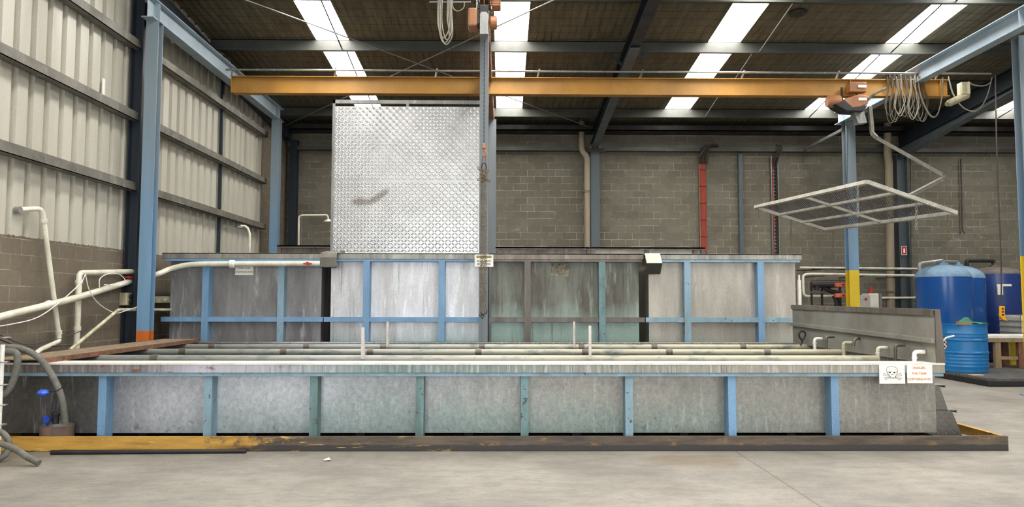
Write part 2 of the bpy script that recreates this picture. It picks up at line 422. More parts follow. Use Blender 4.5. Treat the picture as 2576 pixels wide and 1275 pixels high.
def roofmat():
    t = NT('roof_insulation_and_wire'); x, y, z = t.xyz()
    wv = t.noise((1,1,1), 1.6, 3); wv2 = t.math('MULTIPLY', t.math('SUBTRACT', wv, .5), .14)
    a = t.noise((3,.5,1), 3, 5, .6)
    c = t.mix(t.step(a, .35, .7), lin((112,105,86)), lin((88,82,67)))
    fx = t.math('ABSOLUTE', t.math('SUBTRACT', t.math('FRACT', t.math('DIVIDE', t.math('ADD', x, wv2), .155)), .5))
    gn = t.noise((2.2,.6,1), 2.2, 3, loc=(2,7,1))
    c = t.mix(t.math('MULTIPLY', t.step(fx, .06, .02), t.step(gn, .42, .62)), c, lin((46,41,33)))
    fy = t.math('ABSOLUTE', t.math('SUBTRACT', t.math('FRACT', t.math('DIVIDE', t.math('ADD', y, wv2), .32)), .5))
    c = t.mix(t.math('MULTIPLY', t.step(fy, .035, .015), .8), c, lin((50,45,36)))
    rb = t.math('SINE', t.math('MULTIPLY', x, 40.5))
    t.bump(t.math('ADD', rb, t.math('MULTIPLY', a, 4.0)), .5, .015)
    return t.fin(c, .8, 0, .3)
ROOF = roofmat()
CORR = grime('cream_corrugated_sheet', (184,180,165), (152,147,132), rough=.45, metal=0, amt=.55, streak=.12, scale=2.0, fine=.25, bump=.05)

def kerbmat(name, worn):
    t = NT(name); x, y, z = t.xyz()
    n = t.noise((1,1,1.5), 4, 6, .7); n2 = t.noise((.4,1,3), 5, 6, .7, loc=(3,3,3))
    yel = t.mix(t.step(n2, .4, .7), lin((196,152,70)), lin((154,114,52)))
    br = t.mix(t.step(n2, .38, .66), lin((98,86,72)), lin((60,52,46)))
    br = t.mix(t.math('MULTIPLY', t.step(n, .58, .66), .6), br, lin((150,112,56)))
    if worn:
        f = t.step(t.math('ADD', t.step(x, -2.0, -3.6), t.math('MULTIPLY', t.math('SUBTRACT', n, .5), 2.2)), .35, .6)
        c = t.mix(f, br, yel)
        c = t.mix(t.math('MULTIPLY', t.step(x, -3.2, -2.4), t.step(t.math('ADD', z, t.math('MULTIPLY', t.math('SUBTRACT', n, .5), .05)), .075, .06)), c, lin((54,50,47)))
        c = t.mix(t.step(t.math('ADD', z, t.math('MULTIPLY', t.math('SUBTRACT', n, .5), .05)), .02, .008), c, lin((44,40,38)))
        ys = t.noise((.5,1,6), 5, 5, .7, loc=(6,6,6)); c = t.mix(t.math('MULTIPLY', t.step(ys, .6, .63), t.step(x, .2, -2.2)), c, lin((206,168,84)))
    else:
        c = t.mix(t.step(n, .56, .62), yel, lin((104,84,58)))
    t.bump(n, .2, .006)
    return t.fin(c, .55, 0, .4)
KERB = kerbmat('worn_yellow_kerb_paint', True); KERBY = kerbmat('yellow_kerb_paint', False)

def plate_mat(name, col, rough, patch=False):
    t = NT(name); a = t.noise((1,1,1), 3, 5)
    c = t.mix(t.step(a, .3, .7), lin(col), lin(tuple(x*.9 for x in col)))
    if patch:   # dull scuffed smear on the lower sheet
        x, y, z = t.xyz(); n = t.noise((1,1,1), 6, 5, loc=(1,1,1))
        zc = t.math('ADD', 3.52, t.math('MULTIPLY', t.step(x, -2.6, -2.25), .22))
        k = t.math('ABSOLUTE', t.math('SUBTRACT', z, zc)); xr = t.math('MULTIPLY', t.step(x, -3.02, -2.92), t.step(x, -2.2, -2.3))
        f = t.math('MULTIPLY', t.step(t.math('ADD', k, t.math('MULTIPLY', t.math('SUBTRACT', n, .5), .14)), .10, .03), xr)
        c = t.mix(t.math('MULTIPLY', f, .7), c, lin((120,110,100)))
    return t.fin(c, rough, .85, .5)
TREAD = plate_mat('aluminium_tread_plate', (200,199,197), .33, True)
TREADD = plate_mat('dirty_tread_plate', (120,116,108), .4)

# ------------------------------------------------------------------ building shell
X0, X1, Y0, Y1 = -6.15, 17.5, -8.0, 20.95
def ceil(y): return 6.735 + .079*(19.5 - y)
def struct(o): o['kind'] = 'structure'; return o
struct(MB().box(X0-.3, X1+.2, Y0-.2, Y1+.2, -.2, 0).build('floor', FLOOR))
struct(MB().box(X0-.3, X1+.2, Y1, Y1+.2, 0, ceil(Y1)+.05).build('wall_back', BLOCK))
ob = MB().box(X1, X1+.2, Y0, Y1, 0, 8.8); struct(ob.build('wall_right', BLOCKL))
fw = MB(); fw.box(X0-.2, -5.6, Y0-.2, Y0, 0, 8.8); fw.box(3.6, 7.4, Y0-.2, Y0, 0, 8.8); fw.box(13.6, X1, Y0-.2, Y0, 0, 8.8)
fw.box(-5.6, 3.6, Y0-.2, Y0, 5.1, 8.8); fw.box(7.4, 13.6, Y0-.2, Y0, 5.1, 8.8)
struct(fw.build('wall_front', CORR))
# left wall: block dado with corrugated sheeting above
lw = MB().box(X0-.2, X0, Y0, Y1, 0, 2.40)
lw.box(X0-.2, X0, 18.75, Y1, 2.40, ceil(Y1)); struct(lw.build('wall_left_base', BLOCKL))
prof = []; y = Y0
while y < 18.74:
    for (dy, dx) in ((0, 0), (.205, 0), (.225, -.06), (.31, -.06), (.33, 0)):
        prof.append((X0-.02+dx, min(y+dy, 18.75)))
    y += .333
mb = MB(); n = len(prof)
for (x_, y_) in prof: mb.v.append((x_, y_, 2.38))
for (x_, y_) in prof: mb.v.append((x_, y_, ceil(y_)+.02))
for i in range(n-1): mb.f.append((i, i+1, n+i+1, n+i))
wlft = struct(mb.build('wall_left', CORR)); sm = wlft.modifiers.new('s', 'SOLIDIFY'); sm.thickness = .004; sm.offset = 0

# roof with skylight strips left open
SKX = [-3.6, .16, 4.68, 8.46, 13.6]; SW = .345
edges = [X0-.2]
for c in SKX: edges += [c-SW, c+SW]
edges.append(X1+.2); mb = MB()
for i in range(0, len(edges), 2):
    a, b = edges[i], edges[i+1]
    mb.add([(a, Y0-.2, ceil(Y0-.2)), (b, Y0-.2, ceil(Y0-.2)), (b, Y1+.2, ceil(Y1+.2)), (a, Y1+.2, ceil(Y1+.2)),
            (a, Y0-.2, ceil(Y0-.2)+.06), (b, Y0-.2, ceil(Y0-.2)+.06), (b, Y1+.2, ceil(Y1+.2)+.06), (a, Y1+.2, ceil(Y1+.2)+.06)],
           [(0,3,2,1),(4,5,6,7),(0,1,5,4),(1,2,6,5),(2,3,7,6),(3,0,4,7)])
for c in SKX:   # solid ends over the rear gutter
    mb.add([(c-SW, 19.75, ceil(19.75)), (c+SW, 19.75, ceil(19.75)), (c+SW, Y1+.2, ceil(Y1+.2)), (c-SW, Y1+.2, ceil(Y1+.2))], [(0,1,2,3)])
struct(mb.build('ceiling', ROOF))
t = NT('skylight_sheet'); t.b.inputs['Emission Color'].default_value = (1, .98, .95, 1)
t.b.inputs['Emission Strength'].default_value = SKYLIGHT; SKYM = t.fin((.9,.9,.9,1), .5)
t = NT('skylight_sheet_far'); SKYM2 = SKYM
for i, c in enumerate(SKX):
    a, b = c-SW-.02, c+SW+.02; y0, y1 = Y0, 19.75
    m2 = MB().add([(a, y0, ceil(y0)+.065), (b, y0, ceil(y0)+.065), (b, y1, ceil(y1)+.065), (a, y1, ceil(y1)+.065),
                   (a, y0, ceil(y0)+.07), (b, y0, ceil(y0)+.07), (b, y1, ceil(y1)+.07), (a, y1, ceil(y1)+.07)],
                  [(0,3,2,1),(4,5,6,7),(0,1,5,4),(1,2,6,5),(2,3,7,6),(3,0,4,7)])
    struct(m2.build('window_%d' % (i+1), SKYM))

# ------------------------------------------------------------------ roof steel
PY = [13.07, 15.3, 17.4, 19.5]; PY = [13.07-2.13*k for k in range(9, 0, -1)] + PY
for i, y in enumerate(PY):
    z = ceil(y)-.002; mb = MB()
    mb.box(X0, X1, y-.004, y+.004, z-.25, z); mb.box(X0, X1, y-.004, y+.075, z-.012, z); mb.box(X0, X1, y-.075, y+.004, z-.25, z-.238)
    mb.box(X0, X1, y-.077, y-.069, z-.25, z-.225)
    where = {13.07: 'crossing the very top of the photo', 15.3: 'just above the yellow gantry beam', 17.4: 'hidden behind the yellow gantry beam', 19.5: 'nearest the block wall, below the gantry beam'}.get(y, 'overhead, in front of the others')
    tag(mb.build('roof_purlin', PURLIN), 'long grey steel roof purlin '+where, 'purlin', 'roof purlins' )
for (x, yy) in ((-3.38, 0), (5.4, 0), (8.2, 0), (13.3, 0)):
    mb = MB(); lab = {-3.38: 'thin dark strut crossing the leftmost skylight strip', 5.4: 'thin pale strut under the roof right of the third skylight strip',
                      8.2: 'thin dark strut crossing the fourth skylight strip above the hoist', 13.3: 'thin strut crossing the rightmost skylight'}[x]
    for a, b in zip(PY[7:-1], PY[8:]):
        mb.tube([(x, a+.01, ceil(a)-.05), (x, b-.08, ceil(b)-.22)], .014, 6)
    tag(mb.build('roof_strut', GALV if x == 5.4 else DARKM), lab, 'roof strut', 'roof struts')
tag(MB().tube([(-6.05, 11.4, ceil(11.4)-.33), (2.4, 20.1, ceil(20.1)-.33)], .012, 6).build('brace_rod', GALV),
    'thin diagonal steel rod under the roof falling from upper left', 'brace rod', 'roof brace rods')
tag(MB().tube([(-6.05, 20.1, ceil(20.1)-.35), (2.4, 11.2, ceil(11.2)-.35)], .012, 6).build('brace_rod', GALV),
    'thin diagonal steel rod under the roof falling from upper right behind the column', 'brace rod', 'roof brace rods')
def rafter(x, lab, h=.32, haunch=.16):
    t = thing('roof_rafter', lab, 'rafter', (x, 10, ceil(10)-.27-h/2), 'roof rafters')
    a, b = 2.0, 20.75
    p = (x, a, ceil(a)-.275-h/2); q = (x, b, ceil(b)-.275-h/2)
    MB().ibeam(p, q, h, .2, .016, .01).build('beam', NAVY, t)
    za = ceil(14.2)-.275-h; zb = ceil(b)-.275-h
    mb = MB().prism([(14.2, za), (b, zb), (b, zb-haunch), (14.2, za-.02)], 'X', x-.006, x+.006)
    mb.bar((x, 14.15, za-.03), (x, b, zb-haunch), .2, .016); mb.build('haunch', NAVY2, t)
    mb = MB()
    for s in (-1, 1): mb.bar((x+s*.01, 15.2, ceil(15.2)-.6), (x+s*.45, 15.2, ceil(15.2)-.27), .04, .04)
    mb.build('fly_brace', NAVY, t)
rafter(2.58, 'dark steel roof rafter with haunch above the middle of the back wall')
rafter(11.3, 'deep dark steel roof rafter behind the hanging cable loops at right', .42, .3)
def column(name, x, y, w, d, z1, mat, lab, flange='y', z0=0, group=None, lower=None, extra=None):
    t = thing(name, lab, 'column', (x, y, z0), group)
    mb = MB()
    def hsec(a, b):
        m = MB()
        if flange == 'y':   # flanges face the camera
            m.box(x-w/2, x+w/2, y-d/2, y-d/2+.014, a, b); m.box(x-w/2, x+w/2, y+d/2-.014, y+d/2, a, b); m.box(x-.006, x+.006, y-d/2+.014, y+d/2-.014, a, b)
        elif flange == 'x':
            m.box(x-w/2, x-w/2+.014, y-d/2, y+d/2, a, b); m.box(x+w/2-.014, x+w/2, y-d/2, y+d/2, a, b); m.box(x-w/2+.014, x+w/2-.014, y-.006, y+.006, a, b)
        else: m.box(x-w/2, x+w/2, y-d/2, y+d/2, a, b)
        return m
    if lower:
        zl, ml, nm, lb = lower
        hsec(zl, z1).build('shaft', mat, t); o = hsec(z0, zl).build(nm, ml, t); o['label'] = lb
    else: hsec(z0, z1).build('shaft', mat, t)
    MB().box(x-w/2-.06, x+w/2+.06, y-d/2-.06, y+d/2+.06, z0, z0+.02).build('base_plate', mat, t)
    MB().box(x-w/2-.004, x+w/2+.004, y-d/2-.004, y+d/2+.004, z1-.015, z1).build('cap_plate', mat, t)
    return t
column('steel_column', 2.6, 20.8, .25, .24, 5.86, NAVY2, 'slate blue steel column on the back wall under the middle rafter', 'y')
column('steel_column', 11.32, 20.78, .30, .28, 5.75, NAVY2, 'dark steel column on the back wall carrying the red fire sign', 'x')
column('steel_column', -5.9, 20.75, .2, .2, 6.1, NAVY, 'dark steel column in the far left corner of the walls', 'y')
column('steel_column', -6.02, 12.1, .2, .22, ceil(12.6)-.3, NAVY, 'tall dark navy column on the left wall behind the blue crane column', 'x')
# tie rail along the back wall and its thin post
mb = MB().box(X0+.05, X1, 20.72, 20.94, 5.84, 5.85); mb.box(X0+.05, X1, 20.72, 20.735, 5.85, 5.93); mb.box(X0+.05, X1, 20.72, 20.94, 5.93, 5.94)
tag(mb.build('wall_rail', PURLIN), 'long grey steel rail across the top of the block wall', 'wall rail')
tag(MB().box(AX(1862,20.9), AX(1872,20.9), 20.83, 20.93, 0, 5.78).build('wall_post', NAVY2), 'thin slate blue post on the block wall between the cable runs', 'post')
tag(MB().box(X0+.01, X1, 20.4, 20.93, 6.34, 6.37).box(X0+.01, X1, 20.4, 20.42, 6.34, 6.5).build('roof_gutter', DARKM), 'dark box gutter along the top of the back wall', 'gutter')
tag(MB().bar((X0+.1, Y0+.1, ceil(Y0)-.62), (X0+.1, 20.6, ceil(20.6)-.42), .18, .32).build('eaves_beam', NAVY), 'dark eaves beam along the top of the corrugated left wall', 'beam')
# girts on the left wall
for k, (z, nm) in enumerate(((3.50, 'lowest, nearest the block dado'), (4.66, 'second from the bottom'), (5.86, 'highest in view, under the roof'))):
    mb = MB()
    mb.box(X0+.0, X0+.15, Y0, 18.7, z+.0, z+.01); mb.box(X0+.14, X0+.15, Y0, 18.7, z-.13, z); mb.box(X0+.0, X0+.15, Y0, 18.7, z-.13, z-.12)
    tag(mb.build('wall_girt', GIRT), 'long steel girt along the corrugated left wall, '+nm, 'girt', 'left wall girts')
mb = MB().box(X0, X0+.06, 15.9, 15.96, 2.4, ceil(15.9)-.1); tag(mb.build('wall_mullion', NAVY), 'thin dark vertical strip joining sheets of the corrugated wall', 'mullion')
# loose wires and drainage slots of the sheeting
tag(MB().tube(smooth_path([(X0+.1, 12.28, 6.6), (X0+.1, 12.3, 5.0), (X0+.12, 12.25, 3.9), (X0+.1, 12.3, 3.2), (X0+.16, 12.32, 2.8), (X0+.1, 12.2, 2.46)], 6), .018, 6).build('wall_conduit', CABLED),
    'brown cable conduit running down beside the navy column', 'conduit')
z = AZ(205, 10.0)
p = at(262, 198, X=X0+.004); q = at(262, 242, X=X0+.004)
tag(MB().box(X0-.01, X0+.004, p.y-.035, p.y+.035, q.z, p.z).build('wall_patch', PVC_CLEAN), 'small white patch on the corrugated left wall', 'wall patch')

p = at(2008, 50, Y=13.9); p.z = ceil(13.9)-.03
tag(MB().lathe([(.0,-.05),(.08,-.06),(.16,-.03),(.17,.01),(.1,.03),(0,.03)], p, 14, cap=False).build('roof_patch', DARKM), 'dark round patch on the roof lining right of the third skylight', 'roof patch')
# ------------------------------------------------------------------ crane runways
XR = 8.75; XL = -5.78; RZ0, RZ1 = 6.18, 6.52
def runway(x, lab, mat, w=.2):
    t = thing('runway_beam', lab, 'crane beam', (x, 15, RZ0))
    MB().ibeam((x, 11.8 if x < 8 else 11.3, (RZ0+RZ1)/2), (x, 18.95, (RZ0+RZ1)/2), RZ1-RZ0, w, .016, .01).build('beam', mat, t)
    mb = MB()
    for y in (12.05, 18.6):
        mb.box(x-.09, x+.09, y-.006, y+.006, RZ0+.016, RZ1-.016)
    mb.build('stiffener', mat, t)
    return t
runway(XL, 'pale blue crane runway beam along the left wall', RUN)
runway(XR, 'pale blue crane runway beam at the right, behind the cable loops', RUN)
runway(AX(1222, 13, 100), 'orange-brown crane beam running away over the middle column', MONO, .15)
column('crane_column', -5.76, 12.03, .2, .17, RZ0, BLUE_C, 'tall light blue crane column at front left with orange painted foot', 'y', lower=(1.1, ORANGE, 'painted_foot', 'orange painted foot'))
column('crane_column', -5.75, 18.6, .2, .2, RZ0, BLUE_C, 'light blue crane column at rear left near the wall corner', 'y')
column('crane_column', AX(1217, 12.5, 500), 12.52, .15, .15, RZ0, BLUE_GREY, 'slim grey blue box column behind the hanging chain sling', 'box')
column('crane_column', AX(1238, 18.6, 450), 18.6, .2, .2, RZ0, BLUE_GREY, 'grey blue column beside the right edge of the tread plate screen', 'y')
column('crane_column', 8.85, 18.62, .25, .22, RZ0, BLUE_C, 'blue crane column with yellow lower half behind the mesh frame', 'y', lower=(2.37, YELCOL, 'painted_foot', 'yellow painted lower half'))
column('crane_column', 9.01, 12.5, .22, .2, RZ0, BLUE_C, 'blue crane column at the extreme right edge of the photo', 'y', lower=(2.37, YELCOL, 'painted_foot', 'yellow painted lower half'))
tag(MB().bar(at(2120, 326, Y=18.7), at(2025, 376, Y=20.7), .07, .07).build('knee_brace', GALV), 'grey angle brace from the yellow footed column to the wall rail', 'brace')

# gantry (bridge) beam
GY = 15.3; gx0, gx1 = AX(571, GY), AX(2402, GY)
g = thing('gantry_beam', 'long yellow overhead gantry beam spanning the whole shed', 'crane beam', (0, GY, 5.86))
MB().ibeam((gx0, GY, 6.08), (gx1, GY, 6.08), .36, .19, .016, .01).build('beam', YELLOW, g)
mb = MB()
for px in (2333, 2150, 2380): x = AX(px, GY); mb.box(x-.006, x+.006, GY-.09, GY+.09, 5.916, 6.244)
mb.build('stiffener', YELLOW, g)
MB().box(gx0, gx0+.012, GY-.095, GY+.095, 5.9, 6.26).build('end_plate', YELLOW, g)
railz = AZ(179, GY-.1)
MB().tube([(AX(540, GY), GY-.1, railz), (AX(2508, GY), GY-.1, railz)], .022, 8).build('cable_rail', GALV, g)
for px in (575, 838, 1097, 1358, 1620, 1880, 2122, 2376):
    x = AX(px, GY); MB().bar((x, GY-.1, railz+.05), (x-.05, GY-.02, 6.26), .03, .03).build('rail_bracket', GALV, g)
# gantry junction box and motor at its right end
t = thing('gantry_motor', 'white junction box with drive motor at the right end of the yellow gantry', 'motor', at(2420, 240, Y=GY-.1))
p = at(2425, 232, Y=GY-.15); MB().box(p.x-.09, p.x+.09, p.y-.08, p.y+.1, p.z-.06, p.z+.2).build('junction_box', PVC_DIRTY, t, bevel=.01)
a = at(2382, 262, Y=GY-.3); b = at(2432, 240, Y=GY-.12)
MB().tube([a, a+(b-a)*.1, a+(b-a)*.12, b], [.05, .06, .075, .075], 14).build('motor_body', PVC_DIRTY, t, smooth=True)

# ------------------------------------------------------------------ hoists
def hoist(cx, cy, z, lab, endon):
    t = thing('chain_hoist', lab, 'hoist', (cx, cy, z), 'orange electric chain hoists')
    if endon:
        MB().box(cx-.075, cx+.075, cy-.12, cy+.12, z-.02, z+.17).build('body', DARKM, t, bevel=.01)
        MB().box(cx-.26, cx-.11, cy-.16, cy+.16, z-.19, z+.12).build('gearbox', HOIST, t, bevel=.03)
        MB().box(cx-.115, cx-.075, cy-.12, cy+.12, z-.14, z+.1).build('gearbox_cover', DARKM, t, bevel=.01)
        m = MB().lathe([(.0,.0),(.09,.0),(.11,.02),(.11,.1),(.09,.12),(0,.12)], (cx+.09, cy, z-.08), 20, 'X', cap=False); m.build('motor', HOIST, t, smooth=True)
        m = MB().box(cx+.1, cx+.25, cy-.12, cy+.12, z+.16, z+.4)
        for k in range(8): m.box(cx+.095, cx+.27, cy-.13, cy+.13, z+.17+k*.028, z+.178+k*.028)
        m.build('travel_motor', HOIST, t)
        MB().box(cx-.16, cx+.1, cy-.03, cy+.03, z+.15, z+.22).build('trolley', DARKM, t)
        m = MB()
        for sx in (-1, 1):
            m = MB().box(cx+.0+sx*.12-.008, cx+sx*.12+.008, cy-.12, cy+.12, z+.1, z+.42)
            for sy in (-1, 1): m.lathe([(.045,0),(.045,.04)], (cx+sx*.1-.02, cy+sy*.07, z+.33), 14, 'X')
            m.build('trolley_plate', GALV, t)
        MB().prism([(cx-.06, z-.38), (cx+.07, z-.38), (cx+.07, z-.06), (cx+.04, z-.02), (cx-.04, z-.02), (cx-.06, z-.06)], 'Y', cy-.32, cy-.2).build('chain_container', GALV, t)
    else:
        MB().prism([(cx-.22, z-.27), (cx-.03, z-.33), (cx+.3, z-.2), (cx+.35, z-.03), (cx+.1, z+.0), (cx-.2, z-.1)], 'Y', cy-.3, cy-.02).build('gearbox', HOIST, t, bevel=.02)
        MB().prism([(cx-.42, z-.22), (cx-.18, z-.36), (cx+.18, z-.37), (cx+.26, z-.24), (cx-.05, z-.28), (cx-.2, z-.14)], 'Y', cy-.36, cy-.02).build('base_casting', DARKM, t, bevel=.01)
        MB().lathe([(0,-.14),(.11,-.14),(.13,-.1),(.13,.12),(0,.14)], (cx-.36, cy-.17, z-.12), 18, 'X', cap=False).build('motor', HOIST, t, smooth=True)
        MB().box(cx-.06, cx+.3, cy-.28, cy-.1, z+.06, z+.27).build('control_box', HOIST, t, bevel=.015)
        for sx in (-.16, .16):
            m = MB(); m.box(cx+sx-.02, cx+sx+.02, cy-.13, cy-.115, z-.05, z+.2); m.box(cx+sx-.02, cx+sx+.02, cy+.115, cy+.13, z-.05, z+.2)
            m.box(cx+sx-.02, cx+sx+.02, cy-.13, cy+.13, z-.07, z-.04)
            m.build('trolley_hanger', DARKM, t)
        for (zz, ww) in ((z+.14, .1), (z-.13, .1)):
            m = MB().box(cx+.1, cx+.27, cy-.315, cy-.3, zz, zz+.055)
            pass
            m.build('nameplate', WHITEP, t)
        MB().prism([(cx+.02, z-.33), (cx+.24, z-.33), (cx+.3, z-.58), (cx+.12, z-.6)], 'Y', cy-.24, cy-.06).build('chain_container', GALV, t)
    return t
hc = at(1218, 40, Y=11.95)
hoist(AX(1218, 11.85, 100), 11.85, AZ(46, 11.85), 'orange electric hoist at the top of the photo above the middle column', True)
hp = at(2130, 247, Y=GY)
h2 = hoist(hp.x, GY, hp.z, 'orange electric hoist under the right part of the yellow gantry', False)

# hook, chain sling hanging in front of the slim column
cx = AX(1216, 12.05); cy = 12.05
m = chain(MB(), (cx, cy, AZ(98, cy)), (cx, cy, AZ(362, cy)), .036, .016, .0035, 4)
tag(m.build('hoist_chain', DARKM), 'thin dark lifting chain hanging from the top middle hoist down to the hook', 'chain')
t = thing('lifting_hook', 'rust orange swivel hook on the chain in front of the slim column', 'hook', (cx, cy, AZ(372, cy)))
MB().lathe([(.015,0),(.035,.02),(.03,.09),(.012,.1)], (cx, cy, AZ(376, cy)), 14).build('swivel', HOIST, t, smooth=True)
zz = AZ(385, cy); pts = [(cx+.0, cy, zz+.06)]
for k in range(12): a = math.pi/2 - k*math.pi*1.45/11; pts.append((cx+.045*math.cos(a), cy, zz-.01+.045*math.sin(a)))
MB().tube(pts, [.014]*9+[.012,.01,.007,.004][:len(pts)-9], 8).build('hook', HOIST, t, smooth=True)
t = thing('chain_sling', 'long four strand chain sling with rusty brown links hanging over the small white sign', 'chain sling', (cx, cy, AZ(400, cy)))
z1 = AZ(390, cy); z2 = AZ(420, cy)
m = MB()
for s in (-1, 1): m.tube([(cx+s*.02, cy-.01, z1), (cx+s*.035, cy-.01, z2+.05), (cx+s*.02, cy-.01, z2)], .006, 6)
m.build('shackle', RUST, t, smooth=True)
pts = [(cx+.04*math.sin(a), cy-.01, AZ(422, cy)+.075*math.cos(a)) for a in [2*math.pi*k/14 for k in range(14)]]
MB().tube(pts, .01, 8, closed=True).build('master_link', DARKM, t, smooth=True)
m = MB()
for k in range(16):
    a = Vector((cx+random.uniform(-.045,.045), cy-.02+random.uniform(-.03,.02), AZ(random.uniform(430, 455), cy)))
    b = a+Vector((random.uniform(-.03,.03), random.uniform(-.01,.01), random.uniform(-.06,.06))); chain(m, a, a+(b-a).normalized()*.1, .05, .026, .006, 5)
m.build('chain_bunch', CHAINM, t, smooth=True)
for k, (dx, b) in enumerate(((-.045, 785), (-.018, 790), (.012, 782), (.042, 778))):
    m = chain(MB(), (cx+dx*.8, cy-.01*k, AZ(440, cy)), (cx+dx, cy-.012*k, AZ(b, cy)), .036, .022, .005, 5); m.build('chain_strand', CHAINM, t)
    pts = [(cx+dx+.018*math.sin(a), cy-.012*k, AZ(b+4, cy)+.03*math.cos(a)-.01) for a in [2*math.pi*q/10*.8 for q in range(10)]]
    MB().tube(pts, .008, 6).build('end_hook', DARKM, t, smooth=True)

# cable festoons
t = thing('cable_festoon', 'pale grey cable loops hanging from the bar left of the top middle hoist', 'cable loops', at(1120, 0, Y=11.9))
MB().tube([at(1080, 5, Y=11.95), at(1184, 5, Y=11.95)], .016, 8).build('rail', GALV, t)
m = MB()
for (a, b, lo) in ((1106, 1132, 108), (1110, 1136, 112), (1114, 1135, 100), (1128, 1134, 92), (1104, 1128, 96)):
    m.tube(smooth_path([at(a, -25, Y=11.9), at(a-3, 40, Y=11.9), at(a+1, lo-20, Y=11.88), at((a+b)/2, lo, Y=11.87), at(b+2, lo-25, Y=11.88), at(b, 30, Y=11.9), at(b-2, -25, Y=11.9)], 6), .011, 6)
m.build('cable', CABLE, t, smooth=True)
m = MB().tube(smooth_path([at(1138, 0, Y=11.9), at(1140, 20, Y=11.9), at(1152, 28, Y=11.9), at(1166, 20, Y=11.9), at(1168, 4, Y=11.9)], 6), .009, 6); m.build('cable', CABLE, t, smooth=True)
t = thing('cable_festoon', 'bunch of brown grey cable loops hanging from the gantry rail at right', 'cable loops', at(2290, 190, Y=GY-.12))
for k in range(8):
    x0 = 2232+k*11.5; m = MB(); Yk = GY-.13-.03*(k % 3)
    for (dx, lo, dw) in ((0, 285+random.randint(-6, 22), 22), (3, 296+random.randint(-8, 14), 14)):
        a = x0+dx; m.tube(smooth_path([at(a, 192, Y=Yk), at(a+1, 225, Y=Yk), at(a-6, 262, Y=Yk), at(a-2, lo-10, Y=Yk), at(a+8, lo, Y=Yk), at(a+18, lo-22, Y=Yk), at(a+dw, 250, Y=Yk), at(a+10, 215, Y=Yk), at(a+9, 192, Y=Yk)], 5), .0085, 6)
    m.build('cable', CABLE if k in (2, 5) else CABLEB, t, smooth=True)
    p = at(x0+5, 191, Y=Yk); MB().box(p.x-.02, p.x+.03, p.y-.02, p.y+.02, p.z-.05, p.z+.03).build('cable_trolley', DARKM, t)
m = MB()
for dz, rr in ((0, .012), (.03, .012)):
    m.tube(smooth_path([at(2308, 192, Y=15.1)+Vector((0,0,-dz)), at(2318, 245, Y=15.1)+Vector((0,0,-dz)), at(2340, 288, Y=15.1)+Vector((0,0,-dz)), at(2358, 288, Y=15.1), at(2370, 240, Y=15.1), at(2372, 195, Y=15.1)], 6), rr, 6)
    m.tube(smooth_path([at(2386, 192, Y=15.1)+Vector((0,0,-dz)), at(2398, 235, Y=15.1)+Vector((0,0,-dz)), at(2425, 272, Y=15.1), at(2458, 278, Y=15.1), at(2482, 245, Y=15.1), at(2496, 195, Y=15.1)], 6), rr, 6)
m.tube(smooth_path([at(2436, 205, Y=15.1), at(2450, 214, Y=15.1), at(2475, 216, Y=15.1), at(2492, 208, Y=15.1)], 6), .012, 6)
m.build('drooping_cable', CABLE, t, smooth=True)
tag(MB().tube(smooth_path([at(2184, 250, Y=15.0), at(2200, 236, Y=15.0), at(2228, 222, Y=15.0)], 6), .025, 8).build('hoist_lead', RUBBER), 'grey lead from the right hoist to the cable loops', 'cable')
# control pendant
t = thing('control_pendant', 'yellow hoist control pendant hanging on a dark cable before the blue vessels', 'pendant', at(2520, 800, Y=14.6))
MB().tube(smooth_path([at(2504, 190, Y=15.1), at(2508, 400, Y=14.8), at(2518, 640, Y=14.6), at(2519, 768, Y=14.6)], 8), .013, 6).build('cable', CABLED, t)
p = at(2520, 786, Y=14.6)
MB().prism([(p.x-.03, p.z+.13), (p.x+.05, p.z+.13), (p.x+.045, p.z+.0), (p.x+.055, p.z-.1), (p.x+.1, p.z-.17), (p.x+.0, p.z-.14), (p.x-.045, p.z-.08), (p.x-.035, p.z+.05)], 'Y', p.y-.03, p.y+.03).build('handset', plain('pendant_yellow', (232,164,34), .4), t, bevel=.008)
for k in range(3): MB().box(p.x-.02, p.x+.015, p.y-.04, p.y-.03, p.z+.06-k*.06, p.z+.09-k*.06).build('button', BLACK, t)

# hanging mesh frame (lifting frame)
Lp, Tp, Rp, Bp = at(1900, 521, Y=17.2), at(2182, 458, Y=12.8), at(2405, 535, Y=13.32), at(2076, 577, Y=17.72)
nrm = (Rp-Tp).cross(Lp-Tp).normalized()
if nrm.z < 0: nrm = -nrm
FR = grime('weathered_white_frame', (196,192,180), (150,146,134), rough=.55, metal=.1, streak=1, scale=5, chip=(110,84,60), chipt=.7)
t = thing('mesh_platform', 'suspended rectangular steel frame with expanded mesh, tilted, before the blue column', 'lifting frame', (Lp+Rp)/2)
def lerp(a, b, k): return a+(b-a)*k
mb = MB()
for a, b in ((Lp, Tp), (Tp, Rp), (Rp, Bp), (Bp, Lp)): mb.bar(a, b, .07, .07, nrm)
mb.build('outer_frame', FR, t)
for k in (1/3, 2/3): MB().bar(lerp(Lp, Bp, k), lerp(Tp, Rp, k), .05, .05, nrm).build('cross_bar', FR, t)
MB().bar(lerp(Lp, Tp, .5), lerp(Bp, Rp, .5), .05, .05, nrm).build('cross_bar', FR, t)
mb = MB(); up = nrm*.045; nu, nv = 60, 26
